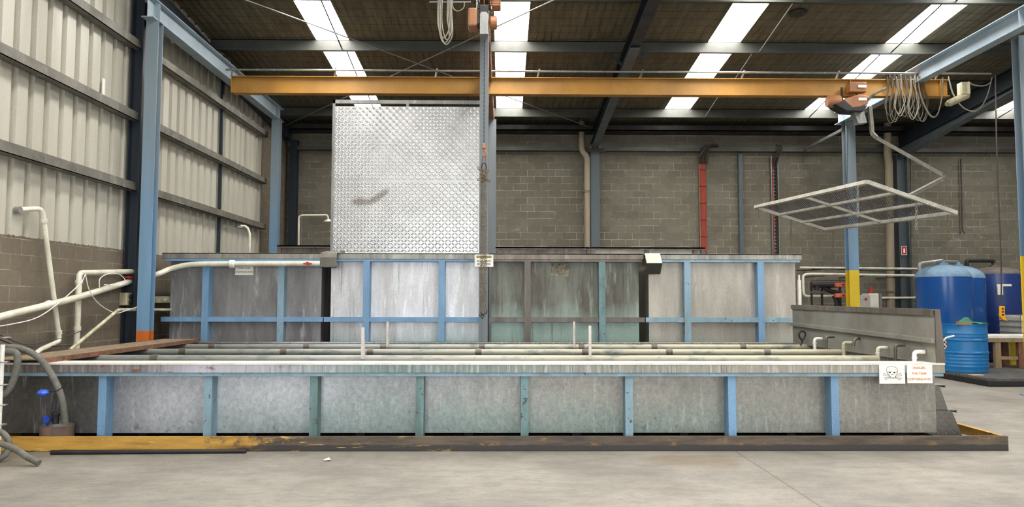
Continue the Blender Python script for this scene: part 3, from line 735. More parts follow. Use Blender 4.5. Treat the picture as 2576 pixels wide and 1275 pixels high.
for i in range(-nv, nu+1):
    for s in (0, 1):
        # diagonal wires, clipped to the frame
        pa, pb = [], []
        u0 = i/nu; du = nv/nu*1.0
        a0, b0 = 0.0, 1.0
        if u0 < 0: a0 = -u0/du
        if u0+du > 1: b0 = (1-u0)/du
        if b0-a0 < .02: continue
        def P(u, v): return lerp(lerp(Lp, Tp, u), lerp(Bp, Rp, u), v)+up
        v0, v1 = (a0, b0) if s == 0 else (1-a0, 1-b0)
        mb.bar(P(u0+du*a0, v0), P(u0+du*b0, v1), .008, .006, nrm)
mb.build('expanded_mesh', DARKM, t)
for (px, py, pe, Yc, nm) in ((1908, 527, 576, 17.1, 0), (1990, 552, 616, 17.4, 0), (2158, 466, 545, 12.9, 0), (2096, 577, 642, 17.6, 0), (2305, 500, 578, 13.1, 0), (2384, 540, 615, 13.35, 0)):
    chain(MB(), at(px, py, Y=Yc), at(px, pe, Y=Yc), .055, .03, .006, 5).build('hanging_chain', GALV if px in (2158, 2305) else CHAINM, t)
c0 = (Lp+Rp)/2
m = MB()
for q in (lerp(lerp(Lp, Tp, .25), lerp(Bp, Rp, .25), .5), lerp(lerp(Lp, Tp, .75), lerp(Bp, Rp, .75), .5)):
    pass
tag(chain(MB(), at(2133, 300, Y=GY-.12), at(2131, 478, Y=GY-.12), .036, .018, .0035, 4).build('hoist_chain', DARKM), 'thin dark lifting chain from the right hoist to the mesh frame', 'chain')
t = thing('lifting_hook', 'rusty hook at the middle of the mesh frame', 'hook', at(2131, 490, Y=GY-.12))
p = at(2131, 488, Y=GY-.12)
MB().lathe([(.015,0),(.035,.02),(.03,.09),(.012,.1)], (p.x, p.y, p.z), 12).build('swivel', RUST, t, smooth=True)
pts = [(p.x+.055*math.cos(a), p.y, p.z-.05+.055*math.sin(a)) for a in [math.pi/2-k*math.pi*1.45/11 for k in range(12)]]
MB().tube(pts, .014, 8).build('hook', RUST, t, smooth=True)
m = MB()
for k in (0, 1):
    q = lerp(lerp(Lp, Tp, .5), lerp(Bp, Rp, .5), .35+.3*k); chain(m, Vector((p.x, p.y, p.z-.1)), q, .06, .03, .006, 4)
m.build('sling', RUST, t)
# bent steel arm
a = [at(2188, 268, Y=15.1), at(2194, 335, Y=15.1), at(2206, 347, Y=15.0), at(2372, 440, Y=14.2), at(2372, 449, Y=14.2), at(2290, 492, Y=13.4)]
mb = MB()
for u, v in zip(a[:-1], a[1:]): mb.bar(u, v, .07, .07)
tag(mb.build('bent_arm', GIRT), 'bent grey steel arm from the right hoist down to the mesh frame edge', 'steel arm')

# ------------------------------------------------------------------ long front tank
TY0, TY1 = 8.33, 12.15; TX0, TX1 = -5.6, AX(2345, 8.33)
ZT = AZ(913, 8.12); ZB = AZ(1084, 8.33)
print('front tank z', ZT, ZB, TX1)
t = thing('process_tank', 'very long low steel dip tank with blue posts across the foreground', 'tank', ((TX0+TX1)/2, 10.2, 0))
mb = MB()
mb.box(TX0, TX1, TY0, TY0+.03, ZB, ZT-.02); mb.box(TX0, TX1, TY1-.03, TY1, ZB, ZT-.02)
mb.box(TX0, TX0+.03, TY0+.03, TY1-.03, ZB, ZT-.02); mb.box(TX1-.03, TX1, TY0+.03, TY1-.03, ZB, ZT-.02); mb.box(TX0, TX1, TY0, TY1, ZB-.02, ZB)
mb.build('tank_wall', FT, t)
rx1 = AX(2377, 8.12, 920); mb = MB(); zf = AZ(938, 8.12)
mb.box(TX0-.1, rx1, 8.12, 8.15, zf, ZT-.02)
mb.box(TX0-.1, rx1, TY1-.08, TY1+.1, ZT-.02, ZT); mb.box(TX0-.1, rx1, TY1+.07, TY1+.1, zf, ZT)
mb.box(TX0-.1, TX0+.08, 8.42, TY1-.08, ZT-.02, ZT); mb.box(TX0-.1, TX0-.07, 8.15, TY1+.07, zf, ZT)
mb.box(TX1-.08, rx1, 8.42, TY1-.08, ZT-.02, ZT); mb.box(rx1-.03, rx1, 8.15, TY1+.07, zf, ZT)
mb.build('rim', FRIM, t, bevel=.004)
o = MB().box(TX0-.1, rx1, 8.115, 8.42, ZT-.02, ZT).build('rim_edge', grime('painted_glint_edge', (226,222,212), (196,190,178), rough=.45, metal=0, streak=1, scale=4), t); o['label'] = 'front edge with skylight glint painted in'  # pale colour paints in the skylight's glancing reflection on the rim top
zr = AZ(946, 8.15)
MB().box(TX0-.08, rx1-.01, 8.135, TY0, zr, zf).build('rail', BLUE_W, t)
mats = [BLUE, BLUE_W, BLUE_G, BLUE_G, BLUE_G, BLUE_W, BLUE, BLUE]
for px, mt in zip((247, 513, 779, 1046, 1310, 1573, 1832, 2091), mats):
    x = AX(px, 8.17, 1000); w_ = .085
    mb = MB(); mb.box(x, x+w_, 8.17, 8.182, .02, zr); 
    if px < 1100: mb.box(x+w_-.012, x+w_, 8.182, TY0, .02, zr); mb.box(x, x+.012, 8.182, TY0, .02, zr)
    else: mb.box(x, x+.012, 8.182, TY0, .02, zr); mb.box(x+w_-.012, x+w_, 8.182, TY0, .02, zr)
    mb.build('post', mt, t)
MB().box(TX0+.03, TX1-.03, TY0+.03, TY1-.03, .70, .71).build('liquid', LIQ, t)
mb = MB()
for k in range(9):
    x = -5.4+k*1.24; mb.box(x, x+.1, 8.6, 12.0, .0, ZB-.02)
mb.build('bearer', DARKM, t)
# pipes lying along the tank
for (Yp, py, xa, xb, bands, wh) in ((9.16, 893, 270, 2203, [395], 'front'), (10.4, 877.5, 372, 2178, [464, 717, 934, 1204, 1471, 1681, 1926], 'middle'), (11.65, 865.5, 452, 2092, [537, 774, 966, 1213, 1462, 1644, 1866], 'rear')):
    r = .055 if wh == 'front' else .045; z = AZ(py, Yp)-r
    t2 = thing('tank_pipe', 'long stained grey pipe lying across the long tank, the %s one of three' % wh, 'pipe', (0, Yp, z), 'pipes across the long tank')
    x0 = TX0+.03 if xa < 500 else AX(xa, Yp); MB().tube([(max(TX0+.06, AX(xa, Yp)-.5), Yp, z), (AX(xb, Yp), Yp, z)], r, 16).build('pipe', PIPE, t2, smooth=True)
    for b in bands:
        x = AX(b, Yp); MB().tube([(x-.045, Yp, z), (x+.045, Yp, z)], r*1.13, 16).build('coupling', BROWNST, t2, smooth=True)
    # end supports
for (px, Yp, p0, p1, lab) in ((916, 9.16, 824, 903, 'front left upright white slat on the front pipe'), (977, 11.65, 810, 872, 'rear left upright white slat behind the pipes'),
                         (1443, 11.65, 808, 873, 'rear right upright white slat behind the pipes'), (1482, 9.1, 819, 902, 'front right upright white slat on the front pipe')):
    x = AX(px, Yp); z0 = AZ(p1, Yp-.06); z1 = AZ(p0, Yp-.06)
    mb = MB().box(x-.016, x+.016, Yp-.075, Yp-.06, z0, z1)
    mb.prism([(Yp-.06, z0), (Yp+.05, z0), (Yp-.03, z1), (Yp-.06, z1)], 'X', x+.008, x+.016)
    tag(mb.build('guide_slat', grime('pale_slat', (214,206,196), (170,160,146), rough=.6, scale=8)), lab, 'slat', 'upright slats on the tank pipes')
# walkway grating over the left end
WK = grime('grey_brown_walkway', (152,136,112), (112,98,78), light=(176,166,144), rough=.8, streak=1, scale=7)
t = thing('walkway_plank', 'rusty perforated walkway plank laid over the left end of the long tank', 'plank', (-5.15, 10, ZT))
mb = MB().box(-5.46, -4.92, 8.02, 12.1, ZT+.035, ZT+.045)
for k in range(13):
    x = -5.45+k*.0435
    mb.box(x, x+.012, 8.02, 12.1, ZT+.045, ZT+.053)
mb.build('tread', WK, t)
mb = MB().box(-4.925, -4.915, 8.02, 12.1, ZT-.0, ZT+.055); mb.box(-5.47, -5.46, 8.02, 12.1, ZT, ZT+.055)
mb.build('side_channel', RUST, t)
m = MB()
for k in range(16):
    y = 8.15+k*.25; m.lathe([(.008,0),(.008,.003)], (-4.916, y, ZT+.025), 8, 'X')
m.build('bolt_hole', BLACK, t)
# splash board
SX = at(2348, 780, Y=8.2).x
t = thing('splash_board', 'upright grey steel splash board along the right end of the long tank', 'splash board', (SX, 10.2, ZT))
zn = AZ(780, 8.2, 2357); zfz = AZ(768, 12.2, 2005)
MB().prism([(8.17, ZT), (12.2, ZT), (12.2, zfz), (8.17, zn)], 'X', SX-.01, SX).build('board', SPLASH, t)
mb = MB().bar((SX-.0, 8.17, zn), (SX, 12.2, zfz), .06, .02); mb.bar((SX-.03, 8.17, zn-.03), (SX-.03, 12.2, zfz-.03), .008, .06)
mb.build('top_rail', TANKR, t)
za, zb = AZ(857, 8.2, 2345), AZ(815, 12.2, 2000)
MB().bar((SX-.03, 8.17, za), (SX-.03, 12.2, zb), .05, .05).build('rib', SPLASH, t)
mb = MB().prism([(SX-.01, zn+.01), (SX+.045, zn+.01), (SX+.09, ZT), (SX-.01, ZT)], 'Y', 8.15, 8.17)
mb.build('end_stiffener', BROWNST, t)

# elbows and hoses rising at the right end of the tank
def elbow(name, x, Yp, z, mat, lab, r=.023, z0=None, reach=.115, cat='pipe', group=None):
    t = thing(name, lab, cat, (x, Yp, .72), group)
    MB().tube(elbow_path([(x, Yp, z0 or .72), (x, Yp, z), (x+reach, Yp, z)], .035), r, 12).build('bend', mat, t, smooth=True)
    MB().tube([(x, Yp, z-.075), (x, Yp, z-.055)], r*1.25, 12).build('collar', mat, t, smooth=True)
for k, (px, Yp, py, mt, lb) in enumerate(((2302, 8.36, 885, PVC_CLEAN, 'clean white elbow pipe nearest the skull sign, right front corner of the tank'),
        (2208, 9.17, 875, PVC, 'white elbow pipe second from the front along the splash board'),
        (2122, 10.1, 862, PVC_DIRTY, 'yellowed elbow pipe third from the front along the splash board'),
        (2052, 11.04, 852, PVC_CLEAN, 'small white elbow pipe farthest back along the splash board'))):
    p = at(px, py, Y=Yp); elbow('elbow_pipe', min(p.x, SX-.14), Yp, p.z, mt, lb, group='elbow pipes by the splash board')
for (px, Yp, py, mt, lb) in ((2252, 8.75, 868, BROWNST, 'dark grey gooseneck pipe between the two front white elbows'), (2078, 10.62, 847, BROWNST, 'dark gooseneck pipe rising from a white stub by the splash board')):
    p = at(px, py, Y=Yp); elbow('gooseneck_pipe', min(p.x, SX-.14), Yp, p.z, mt, lb, r=.018)
tag(MB().tube(smooth_path([at(2014, 868, Y=11.6), at(2018, 858, Y=11.6), at(2010, 845, Y=11.6), at(2014, 833, Y=11.6), at(2026, 838, Y=11.6), at(2020, 856, Y=11.6)], 6), .015, 8).build('hose', DARKM), 'kinked dark hose loop at the far right corner of the long tank', 'hose')
tag(MB().tube(smooth_path([at(2147, 870, Y=9.9), at(2150, 856, Y=9.9), at(2160, 851, Y=9.9), at(2172, 856, Y=9.9)], 6), .018, 8).tube([at(2170, 856, Y=9.85), at(2174, 885, Y=9.85)], .008, 6).build('hose', BROWNST), 'brown hose bend over the splash board rib stain', 'hose')

# ------------------------------------------------------------------ signs
def text(body, size, loc, mat, name, parent, sx=1.0, bold=0):
    c = bpy.data.curves.new(name, 'FONT'); c.body = body; c.size = size; c.align_x = 'CENTER'; c.align_y = 'CENTER'; c.extrude = .0006; c.offset = bold
    o = bpy.data.objects.new(name, c); COL.objects.link(o)
    bpy.context.view_layer.update()
    me = bpy.data.meshes.new_from_object(o.evaluated_get(bpy.context.evaluated_depsgraph_get()))
    bpy.data.objects.remove(o)
    M = Matrix.Rotation(math.pi/2, 4, 'X') @ Matrix.Diagonal((sx, 1, 1, 1)); me.transform(M)
    me.materials.clear(); me.materials.append(mat); me.name = name
    o = bpy.data.objects.new(name, me); COL.objects.link(o); o.parent = parent
    o.location = Vector(loc)-wl(parent); return o
sy = 8.113
a = at(2211, 917, Y=sy); b = at(2277, 965, Y=sy); w_ = b.x-a.x; h_ = a.z-b.z; cxs = (a.x+b.x)/2; czs = (a.z+b.z)/2
t = thing('warning_sign', 'white sign with skull and crossbones on the front rim of the long tank', 'sign', (cxs, sy, b.z))
MB().box(a.x, b.x, sy-.002, sy+.002, b.z, a.z).build('board', WHITEP, t)
def sk(u, v): # unit drawing coords measured on the sign (0..1 across, 0..1 down)
    return (a.x+u*w_, sy-.003, a.z-v*h_)
m = MB(); lr = .0017
def stroke(pts, closed=False, k=4): m.tube(smooth_path([sk(*p) for p in pts], k) if len(pts) > 2 else [sk(*p) for p in pts], lr, 5)
stroke([(.33,.44),(.285,.36),(.28,.26),(.31,.17),(.38,.11),(.48,.09),(.58,.11),(.68,.17),(.71,.26),(.71,.36),(.67,.43)])
stroke([(.33,.30),(.345,.38),(.335,.46),(.35,.52),(.40,.56),(.415,.63),(.44,.70),(.52,.73),(.60,.71),(.635,.64),(.645,.56),(.69,.51),(.70,.42),(.69,.32)])
stroke([(.42,.60),(.44,.655),(.52,.675),(.60,.655),(.63,.60)])
for (p, q) in (((.39,.555),(.24,.50)), ((.39,.61),(.23,.56)), ((.65,.555),(.78,.48)), ((.65,.62),(.80,.57)), ((.40,.645),(.27,.67)), ((.415,.70),(.29,.75)), ((.63,.655),(.80,.70)), ((.61,.70),(.77,.77))): stroke([p, q])
for pts in ([(.24,.50),(.21,.455),(.18,.45),(.185,.50),(.155,.54),(.18,.57),(.23,.56)], [(.78,.48),(.80,.45),(.83,.46),(.84,.50),(.87,.55),(.84,.58),(.80,.57)],
            [(.27,.67),(.21,.66),(.20,.69),(.235,.72),(.23,.77),(.26,.78),(.29,.75)], [(.80,.70),(.84,.69),(.86,.70),(.83,.74),(.82,.80),(.79,.80),(.77,.77)]): stroke(pts, k=3)
m.build('skull_outline', INK, t)
m = MB()
for pts in ([(.37,.37),(.46,.36),(.455,.41),(.42,.455),(.385,.43)], [(.54,.37),(.63,.38),(.625,.44),(.59,.46),(.55,.42)], [(.49,.48),(.475,.52),(.48,.54),(.505,.53),(.505,.48)], [(.52,.48),(.52,.53),(.55,.54),(.55,.52),(.535,.48)]):
    q = [sk(*p) for p in pts]; m.prism([(p[0], p[2]) for p in q], 'Y', sy-.004, sy-.0022)
m.build('skull_sockets', INK, t)
a = at(2281, 918, Y=sy); b = at(2346, 963.5, Y=sy); cxs = (a.x+b.x)/2
t = thing('warning_sign', 'white sign with faded orange danger lettering at the right end of the tank rim', 'sign', (cxs, sy, b.z))
MB().box(a.x, b.x, sy-.002, sy+.002, b.z, a.z).build('board', WHITEP, t)
hh = a.z-b.z
for s_, v, sz in (('DANGER.', .16, .033), ('THIS TANK', .47, .033), ('CONTAINS ACID.', .78, .033)):
    text(s_, sz, (cxs-.005, sy-.003, a.z-v*hh), INKO, 'lettering', t, 1.0, .001)

# ------------------------------------------------------------------ rear tanks
BY = 12.88; FYr = 12.72
zt = AZ(637.5, FYr); zf2 = AZ(652, FYr); zr2 = AZ(658, FYr); zm1 = AZ(798, FYr); zm0 = AZ(810, FYr)
def reartank(w0, w1, r0, r1, f0, f1, posts, mwall, mrim, mrail, mposts, lab, tilt=0.0):
    x0, x1 = AX(w0, BY), AX(w1, BY)
    t = thing('process_tank', lab, 'tank', ((x0+x1)/2, BY+.65, 0))
    mb = MB(); b = BY+1.35
    mb.box(x0, x1, BY, BY+.03, .15, zt-.02); mb.box(x0, x1, b-.03, b, .15, zt-.02); mb.box(x0, x0+.03, BY+.03, b-.03, .15, zt-.02); mb.box(x1-.03, x1, BY+.03, b-.03, .15, zt-.02); mb.box(x0, x1, BY, b, .12, .15)
    mb.build('tank_wall', mwall, t)
    fx0, fx1 = AX(f0, FYr), AX(f1, FYr)
    mb = MB().box(fx0, fx1, FYr, FYr+.03, zf2, zt); mb.box(fx0, fx1, FYr, BY+.1, zt-.02, zt); mb.box(fx0, fx1, b-.08, b+.08, zt-.02, zt); mb.box(fx0, fx0+.12, BY, b, zt-.02, zt); mb.box(fx1-.12, fx1, BY, b, zt-.02, zt)
    mb.build('rim', mrim, t, bevel=.004)
    MB().box(fx0+.05, fx1-.03, FYr+.01, BY, zr2, zf2).build('rail', mrail, t)
    MB().box(AX(r0, FYr), AX(r1, FYr), FYr+.01, BY, zm0, zm1).build('middle_rail', mrail, t)
    for px, mp in zip(posts, mposts):
        x = AX(px, FYr); m = MB().box(x-.055, x+.055, FYr-.005, FYr+.01, .0, zr2); m.box(x-.055, x-.043, FYr+.01, BY, 0, zr2); m.box(x+.043, x+.055, FYr+.01, BY, 0, zr2); m.build('post', mp, t)
    MB().box(x0+.1, x1-.1, BY+.1, b-.1, 0, .12).build('bearer', DARKM, t)
    return t
reartank(428, 808, 405, 812, 404, 813, (516, 706), TANK1, RIM, BLUE, (BLUE, BLUE_W), 'tall dark grey rear tank at left with a pipe along its top')
reartank(832, 1226, 815, 1226, 815, 1222, (921, 1111), TANK2, RIM, BLUE, (BLUE, BLUE), 'tall pale silver rear tank with blue posts under the tread plate screen')
reartank(1236, 1607, 1230, 1622, 1230, 1620, (1327, 1515), TANK3, TANKR, BROWNST, (BROWNST, BLUE_G), 'tall green corroded rear tank with brown stains and a corroded plaque')
reartank(1632, 2002, 1625, 2010, 1624, 2020, (1730, 1915), TANK4, RIM, BLUE_W, (BLUE_W, BLUE), 'tall beige rear tank with blue posts at right')
# lifting lugs
for px, lb in ((560, 'dark lifting lug on the dark rear tank rim, the left one'), (686, 'dark lifting lug on the dark rear tank rim, the right one')):
    x = AX(px, 13.6); z0 = zt
    pts = [(x+.07*math.cos(a), 14.2, z0+.0+.065*math.sin(a)) for a in [math.pi*k/8 for k in range(9)]]
    tag(MB().tube(pts, .018, 8).build('lifting_lug', DARKM), lb, 'lug')
# second row of tanks behind
def backtank(a, b, Yb, top, bot, lab, ribs, mat, dark):
    x0, x1 = AX(a, Yb), AX(b, Yb); z1 = AZ(top, Yb)
    t = thing('process_tank', lab, 'tank', ((x0+x1)/2, Yb+.6, 0))
    MB().box(x0+.05, x1-.05, Yb+.1, Yb+.13, .1, z1-.02).box(x0+.05, x0+.08, Yb+.13, Yb+1.2, .1, z1-.02).box(x1-.08, x1-.05, Yb+.13, Yb+1.2, .1, z1-.02).box(x0+.05, x1-.05, Yb+1.2, Yb+1.23, .1, z1-.02).build('tank_wall', dark, t)
    MB().box(x0, x1, Yb, Yb+.2, z1-.03, z1).box(x0, x1, Yb, Yb+.02, z1-.05, z1).box(x0, x1, Yb+1.13, Yb+1.3, z1-.03, z1).build('rim', mat, t)
    for px in ribs:
        x = AX(px, Yb); MB().box(x-.04, x+.04, Yb+.02, Yb+.1, 0, z1-.05).build('post', mat, t)
    MB().box(x0+.15, x1-.15, Yb+.2, Yb+1.1, 0, .1).build('bearer', DARKM, t)
backtank(694, 900, 15.1, 618, 640, 'brown grey tank rim seen behind the dark tank, left of the screen', (698,), TANKR, TANKR)
backtank(1246, 1485, 15.1, 621, 640, 'brown framed tank behind the green corroded tank', (1264, 1425, 1483), BROWNST, TANKR)
backtank(1487, 1776, 15.1, 621, 640, 'grey green framed tank behind the gap cover at right', (1492, 1630, 1752, 1772), BROWNST, TANK4)
# gap covers
t = thing('gap_cover', 'dark bent sheet hung over the gap between the two left rear tanks', 'cover sheet', (AX(830, 12.6), 12.6, AZ(673, 12.6)))
pl = [(AX(803, 12.55), 12.56, AZ(640, 12.55)), (AX(855, 12.7), 12.66, AZ(637, 12.7))]
mb = MB(); xa, xb = AX(803, 12.58), AX(845, 12.58)
cs = [(12.95, zt+.03), (12.72, zt+.035), (12.62, zt+.0), (12.58, zt-.08), (12.58, AZ(672, 12.58)), (12.60, AZ(674, 12.6))]
n = len(cs)
for k, (dx) in enumerate((0, xb-xa)):
    for i, (yy, z_) in enumerate(cs): mb.v.append((xa+dx+(.07 if i < 2 else 0), yy, z_))
for i in range(n-1): mb.f.append((i, i+1, n+i+1, n+i))
o = mb.build('sheet', GIRT, t); s_ = o.modifiers.new('s', 'SOLIDIFY'); s_.thickness = .006
t = thing('gap_cover', 'beige folded metal cover over the gap left of the beige rear tank', 'cover sheet', (AX(1645, 12.6), 12.5, AZ(690, 12.5)))
xa, xb = AX(1624, 12.9), AX(1662, 12.9)
A0 = at(1622, 636.5, Y=12.7); A1 = at(1660, 636.5, Y=12.7); B0 = at(1627, 661.5, Y=12.36); B1 = at(1666, 661.5, Y=12.36); C0 = at(1621, 689, Y=12.62); C1 = at(1661, 689, Y=12.62)
A0.z = A1.z = zt+.01
mb = MB(); mb.v = [tuple(p) for p in (A0, A1, B1, B0)]; mb.f = [(0,1,2,3)]
o = mb.build('top_fold', plain('beige_sheet', (176,170,148), .5), t); o.modifiers.new('s', 'SOLIDIFY').thickness = .006
mb = MB(); mb.v = [tuple(p) for p in (B0, B1, C1, C0)]; mb.f = [(0,1,2,3)]
o = mb.build('lower_fold', grime('dark_lower_sheet', (82,80,70), (60,58,50), rough=.6), t); o.modifiers.new('s', 'SOLIDIFY').thickness = .006  # lower fold has a darker colour than the top fold
# signs on the rear tanks
def rsign(x0p, y0p, x1p, y1p, Ys, lab, rows, mat, ink, sz):
    a = at(x0p, y0p, Y=Ys); b = at(x1p, y1p, Y=Ys)
    t = thing('warning_sign', lab, 'sign', ((a.x+b.x)/2, Ys, b.z))
    MB().box(a.x, b.x, Ys-.002, Ys+.002, b.z, a.z).build('board', mat, t)
    for s_, v in rows: text(s_, sz, ((a.x+b.x)/2, Ys-.003, a.z-v*(a.z-b.z)), ink, 'lettering', t, 1, .001)
    return t, a, b
rsign(592, 668, 637, 692, BY-.006, 'small white sign with ochre lettering on the dark rear tank', (('THIS TANK', .28), ('CONTAINS ACID', .68)), WHITEP, INKY, .04)
t, a, b = rsign(1194, 640, 1241, 671, 12.42, 'white safety sign behind the chain sling on the slim column', (('to be worn', .52), ('at all times', .76)), WHITEP, INK, .05)
MB().box(a.x+.03, b.x-.03, 12.415, 12.419, a.z-.06, a.z-.02).build('faded_heading', INKY, t)
MB().box(a.x+.1, a.x+.16, 12.422, 12.45, b.z, a.z).build('bracket', GALV, t)
COR = grime('corroded_plaque', (140,134,116), (84,76,60), light=(186,180,156), rough=.7, scale=14, streak=1, chip=(70,60,46), chipt=.56, chs=40)
rsign(1385, 660, 1431, 695, BY-.006, 'corroded unreadable plaque on the green stained rear tank', (), COR, INKY, .03)

# feed pipe along the dark rear tank
t = thing('feed_pipe', 'long white pipe rising from the left wall and along the dark rear tank', 'pipe', (-5.9, 12.3, 1.9))
P = [at(-60, 815, X=-5.97), at(0, 797, X=-5.95), at(180, 752, X=-5.93), Vector((-5.72, 11.5, at(300, 716, X=-5.72).z)), at(340, 704, Y=12.28), at(395, 690, Y=12.42), at(430, 676, Y=12.6), at(470, 667, Y=12.63), at(520, 664, Y=12.63), at(700, 663, Y=12.63), at(846, 663, Y=12.63)]
P[3] = at(300, 716, X=-6.0)
MB().tube(smooth_path(P, 6), .046, 14).build('pipe', PVC, t, smooth=True)
p = at(584, 664, Y=12.63); MB().tube([p-Vector((.05,0,0)), p-Vector((.035,0,0)), p+Vector((.035,0,0)), p+Vector((.05,0,0))], [.05,.07,.07,.05], 14).build('union', PVC_CLEAN, t, smooth=True)
p = at(776, 663, Y=12.63); q = MB().box(p.x-.07, p.x+.07, p.y-.07, p.y-.05, p.z-.01, p.z+.01); q.lathe([(.03,-.075),(.03,-.045)], (p.x, p.y, p.z), 12, 'Y'); o = q.build('valve_handle', REDP, t); o['label'] = 'red valve handle'
p = at(120, 767, X=-5.94); MB().tube([p-Vector((0,.04,.01)), p+Vector((0,.04,.012))], .055, 14).build('coupling', PVC, t, smooth=True)
p = at(322, 706, Y=12.0)+Vector((0,0,.05)); o = MB().box(p.x-.05, p.x+.05, p.y-.05, p.y+.05, p.z-.01, p.z+.02).build('valve_handle', REDP, t); o['label'] = 'red valve handle'
# other wall pipes
t = thing('wall_pipe', 'leaning white pipe from the corrugated wall down behind the long tank', 'pipe', (-5.8, 9.3, 1.0))
MB().tube(elbow_path([at(38, 528, X=X0-.0), at(106, 524, X=-6.04), at(150, 858, X=-6.04), at(100, 880, X=-5.92), at(75, 905, X=-5.8)], .09), .032, 12).build('pipe', PVC, t, smooth=True)
p = at(40, 528, X=X0); MB().tube([p+Vector((0,0,0)), p+Vector((.06,0,0))], .045, 12).build('flange', GALV, t, smooth=True)
for (px, py) in ((106, 524), (150, 858)):
    p = at(px, py, X=-6.04); q_ = at(110, 555, X=-6.04) if py < 600 else at(147.5, 836, X=-6.04); MB().tube([q_-(q_-p).normalized()*.025, q_+(q_-p).normalized()*.025], .042, 12).build('socket', PVC, t, smooth=True)
t = thing('wall_pipe', 'white pipe standing at the block wall and turning along it', 'pipe', (-6.0, 10.37, 0))
yv = 10.6; xv = AX(199, yv, 700); zv = AZ(686, yv, 199)
MB().tube(elbow_path([(xv, yv, 0.02), (xv, yv, zv), (xv, 12.2, at(345, 683, Y=12.2).z)], .08), .04, 14).build('pipe', PVC, t, smooth=True)
MB().tube([(xv, yv, zv-.15), (xv, yv, zv-.1)], .05, 14).build('socket', PVC, t, smooth=True)
MB().tube([(xv, yv, AZ(832, yv)), (xv, yv, AZ(822, yv))], .05, 14).build('socket', PVC, t, smooth=True)
p = at(338, 674, Y=12.15); o = MB().box(p.x-.05, p.x+.05, p.y-.05, p.y+.05, p.z-.01, p.z+.03).build('valve_handle', REDP, t); o['label'] = 'red valve handle'
t = thing('wall_pipe', 'thin dirty conduit slanting up beside the switch box', 'pipe', (-5.9, 11, 1.2))
MB().tube(elbow_path([at(176, 880, Y=9.9), at(298, 779, Y=11.4), at(345, 779, Y=12.05), at(430, 779, Y=12.8)], .06), .025, 10).build('pipe', PVC_DIRTY, t, smooth=True)
t = thing('switch_box', 'grey weatherproof isolator box with round switch on the block wall', 'switch', at(316, 768, X=X0+.02))
p0 = at(316, 736, X=X0+.05); p1 = at(316, 768, X=X0+.05)
MB().box(X0, X0+.12, p0.y-.1, p0.y+.1, p1.z, p0.z).build('housing', PVC_DIRTY, t, bevel=.01)
for zc in (.3, .75): MB().lathe([(.04,0),(.04,.03),(.03,.035)], (X0+.12, p0.y-.0, p0.z+(p1.z-p0.z)*zc), 14, 'X').build('rotary_switch', DARKM, t, smooth=True)
t = thing('switch_box', 'small dirty white box on the wall between the blue column and dark tank', 'switch', at(416, 762, X=X0+.3))
p0 = at(405, 745, Y=13.0); p1 = at(428, 762, Y=13.0)
MB().box(X0+.0, p1.x, 12.98, 13.08, p1.z, p0.z).build('housing', PVC_DIRTY, t, bevel=.006)
MB().lathe([(.03,0),(.03,.03)], (p1.x-.06, 12.95, (p0.z+p1.z)/2), 12, 'Y').build('rotary_switch', PVC, t)
wl_ = [([(-20, 823), (30, 815), (90, 800), (140, 768), (200, 715), (215, 690)], 'thin white tube from the left edge up to the standing pipe'),
       ([(215, 690), (225, 730), (250, 765), (290, 787), (320, 780), (345, 772)], 'thin white tube sagging between pipe and switch box'),
       ([(250, 722), (252, 700), (275, 688), (300, 690), (315, 706), (300, 718), (262, 716)], 'thin white tube coiled over the feed pipe')]
for pts, lb in wl_:
    tag(MB().tube(smooth_path([at(a, b, X=-5.86) for a, b in pts], 6), .007, 6).build('thin_tube', PVC_CLEAN), lb, 'tube', 'thin white tubes on the left wall')
tag(MB().tube(smooth_path([at(-10, 838, X=-5.9), at(60, 866, X=-5.9), at(120, 858, X=-5.9), at(170, 845, X=-5.9), at(250, 815, X=-5.9)], 6), .006, 5).tube(smooth_path([at(-10, 850, X=-5.95), at(40, 868, X=-5.95), at(100, 872, X=-5.95), at(180, 868, X=-5.95)], 6), .008, 5).build('loose_wires', BLACK), 'loose dark wires draped low on the left block wall', 'wires')
# rubble strip on the dado
m = MB()
for k in range(60):
    y = random.uniform(8.8, 12.3); s_ = random.uniform(.005, .016); m.box(X0-.01+random.uniform(0, .02)-.0, X0+.0+s_*.2, y-s_, y+s_, 2.39, 2.40+s_*.7)
tag(m.build('dado_rubble', BLOCKL), 'crumbled mortar bits along the top of the block dado', 'rubble', kind='stuff')

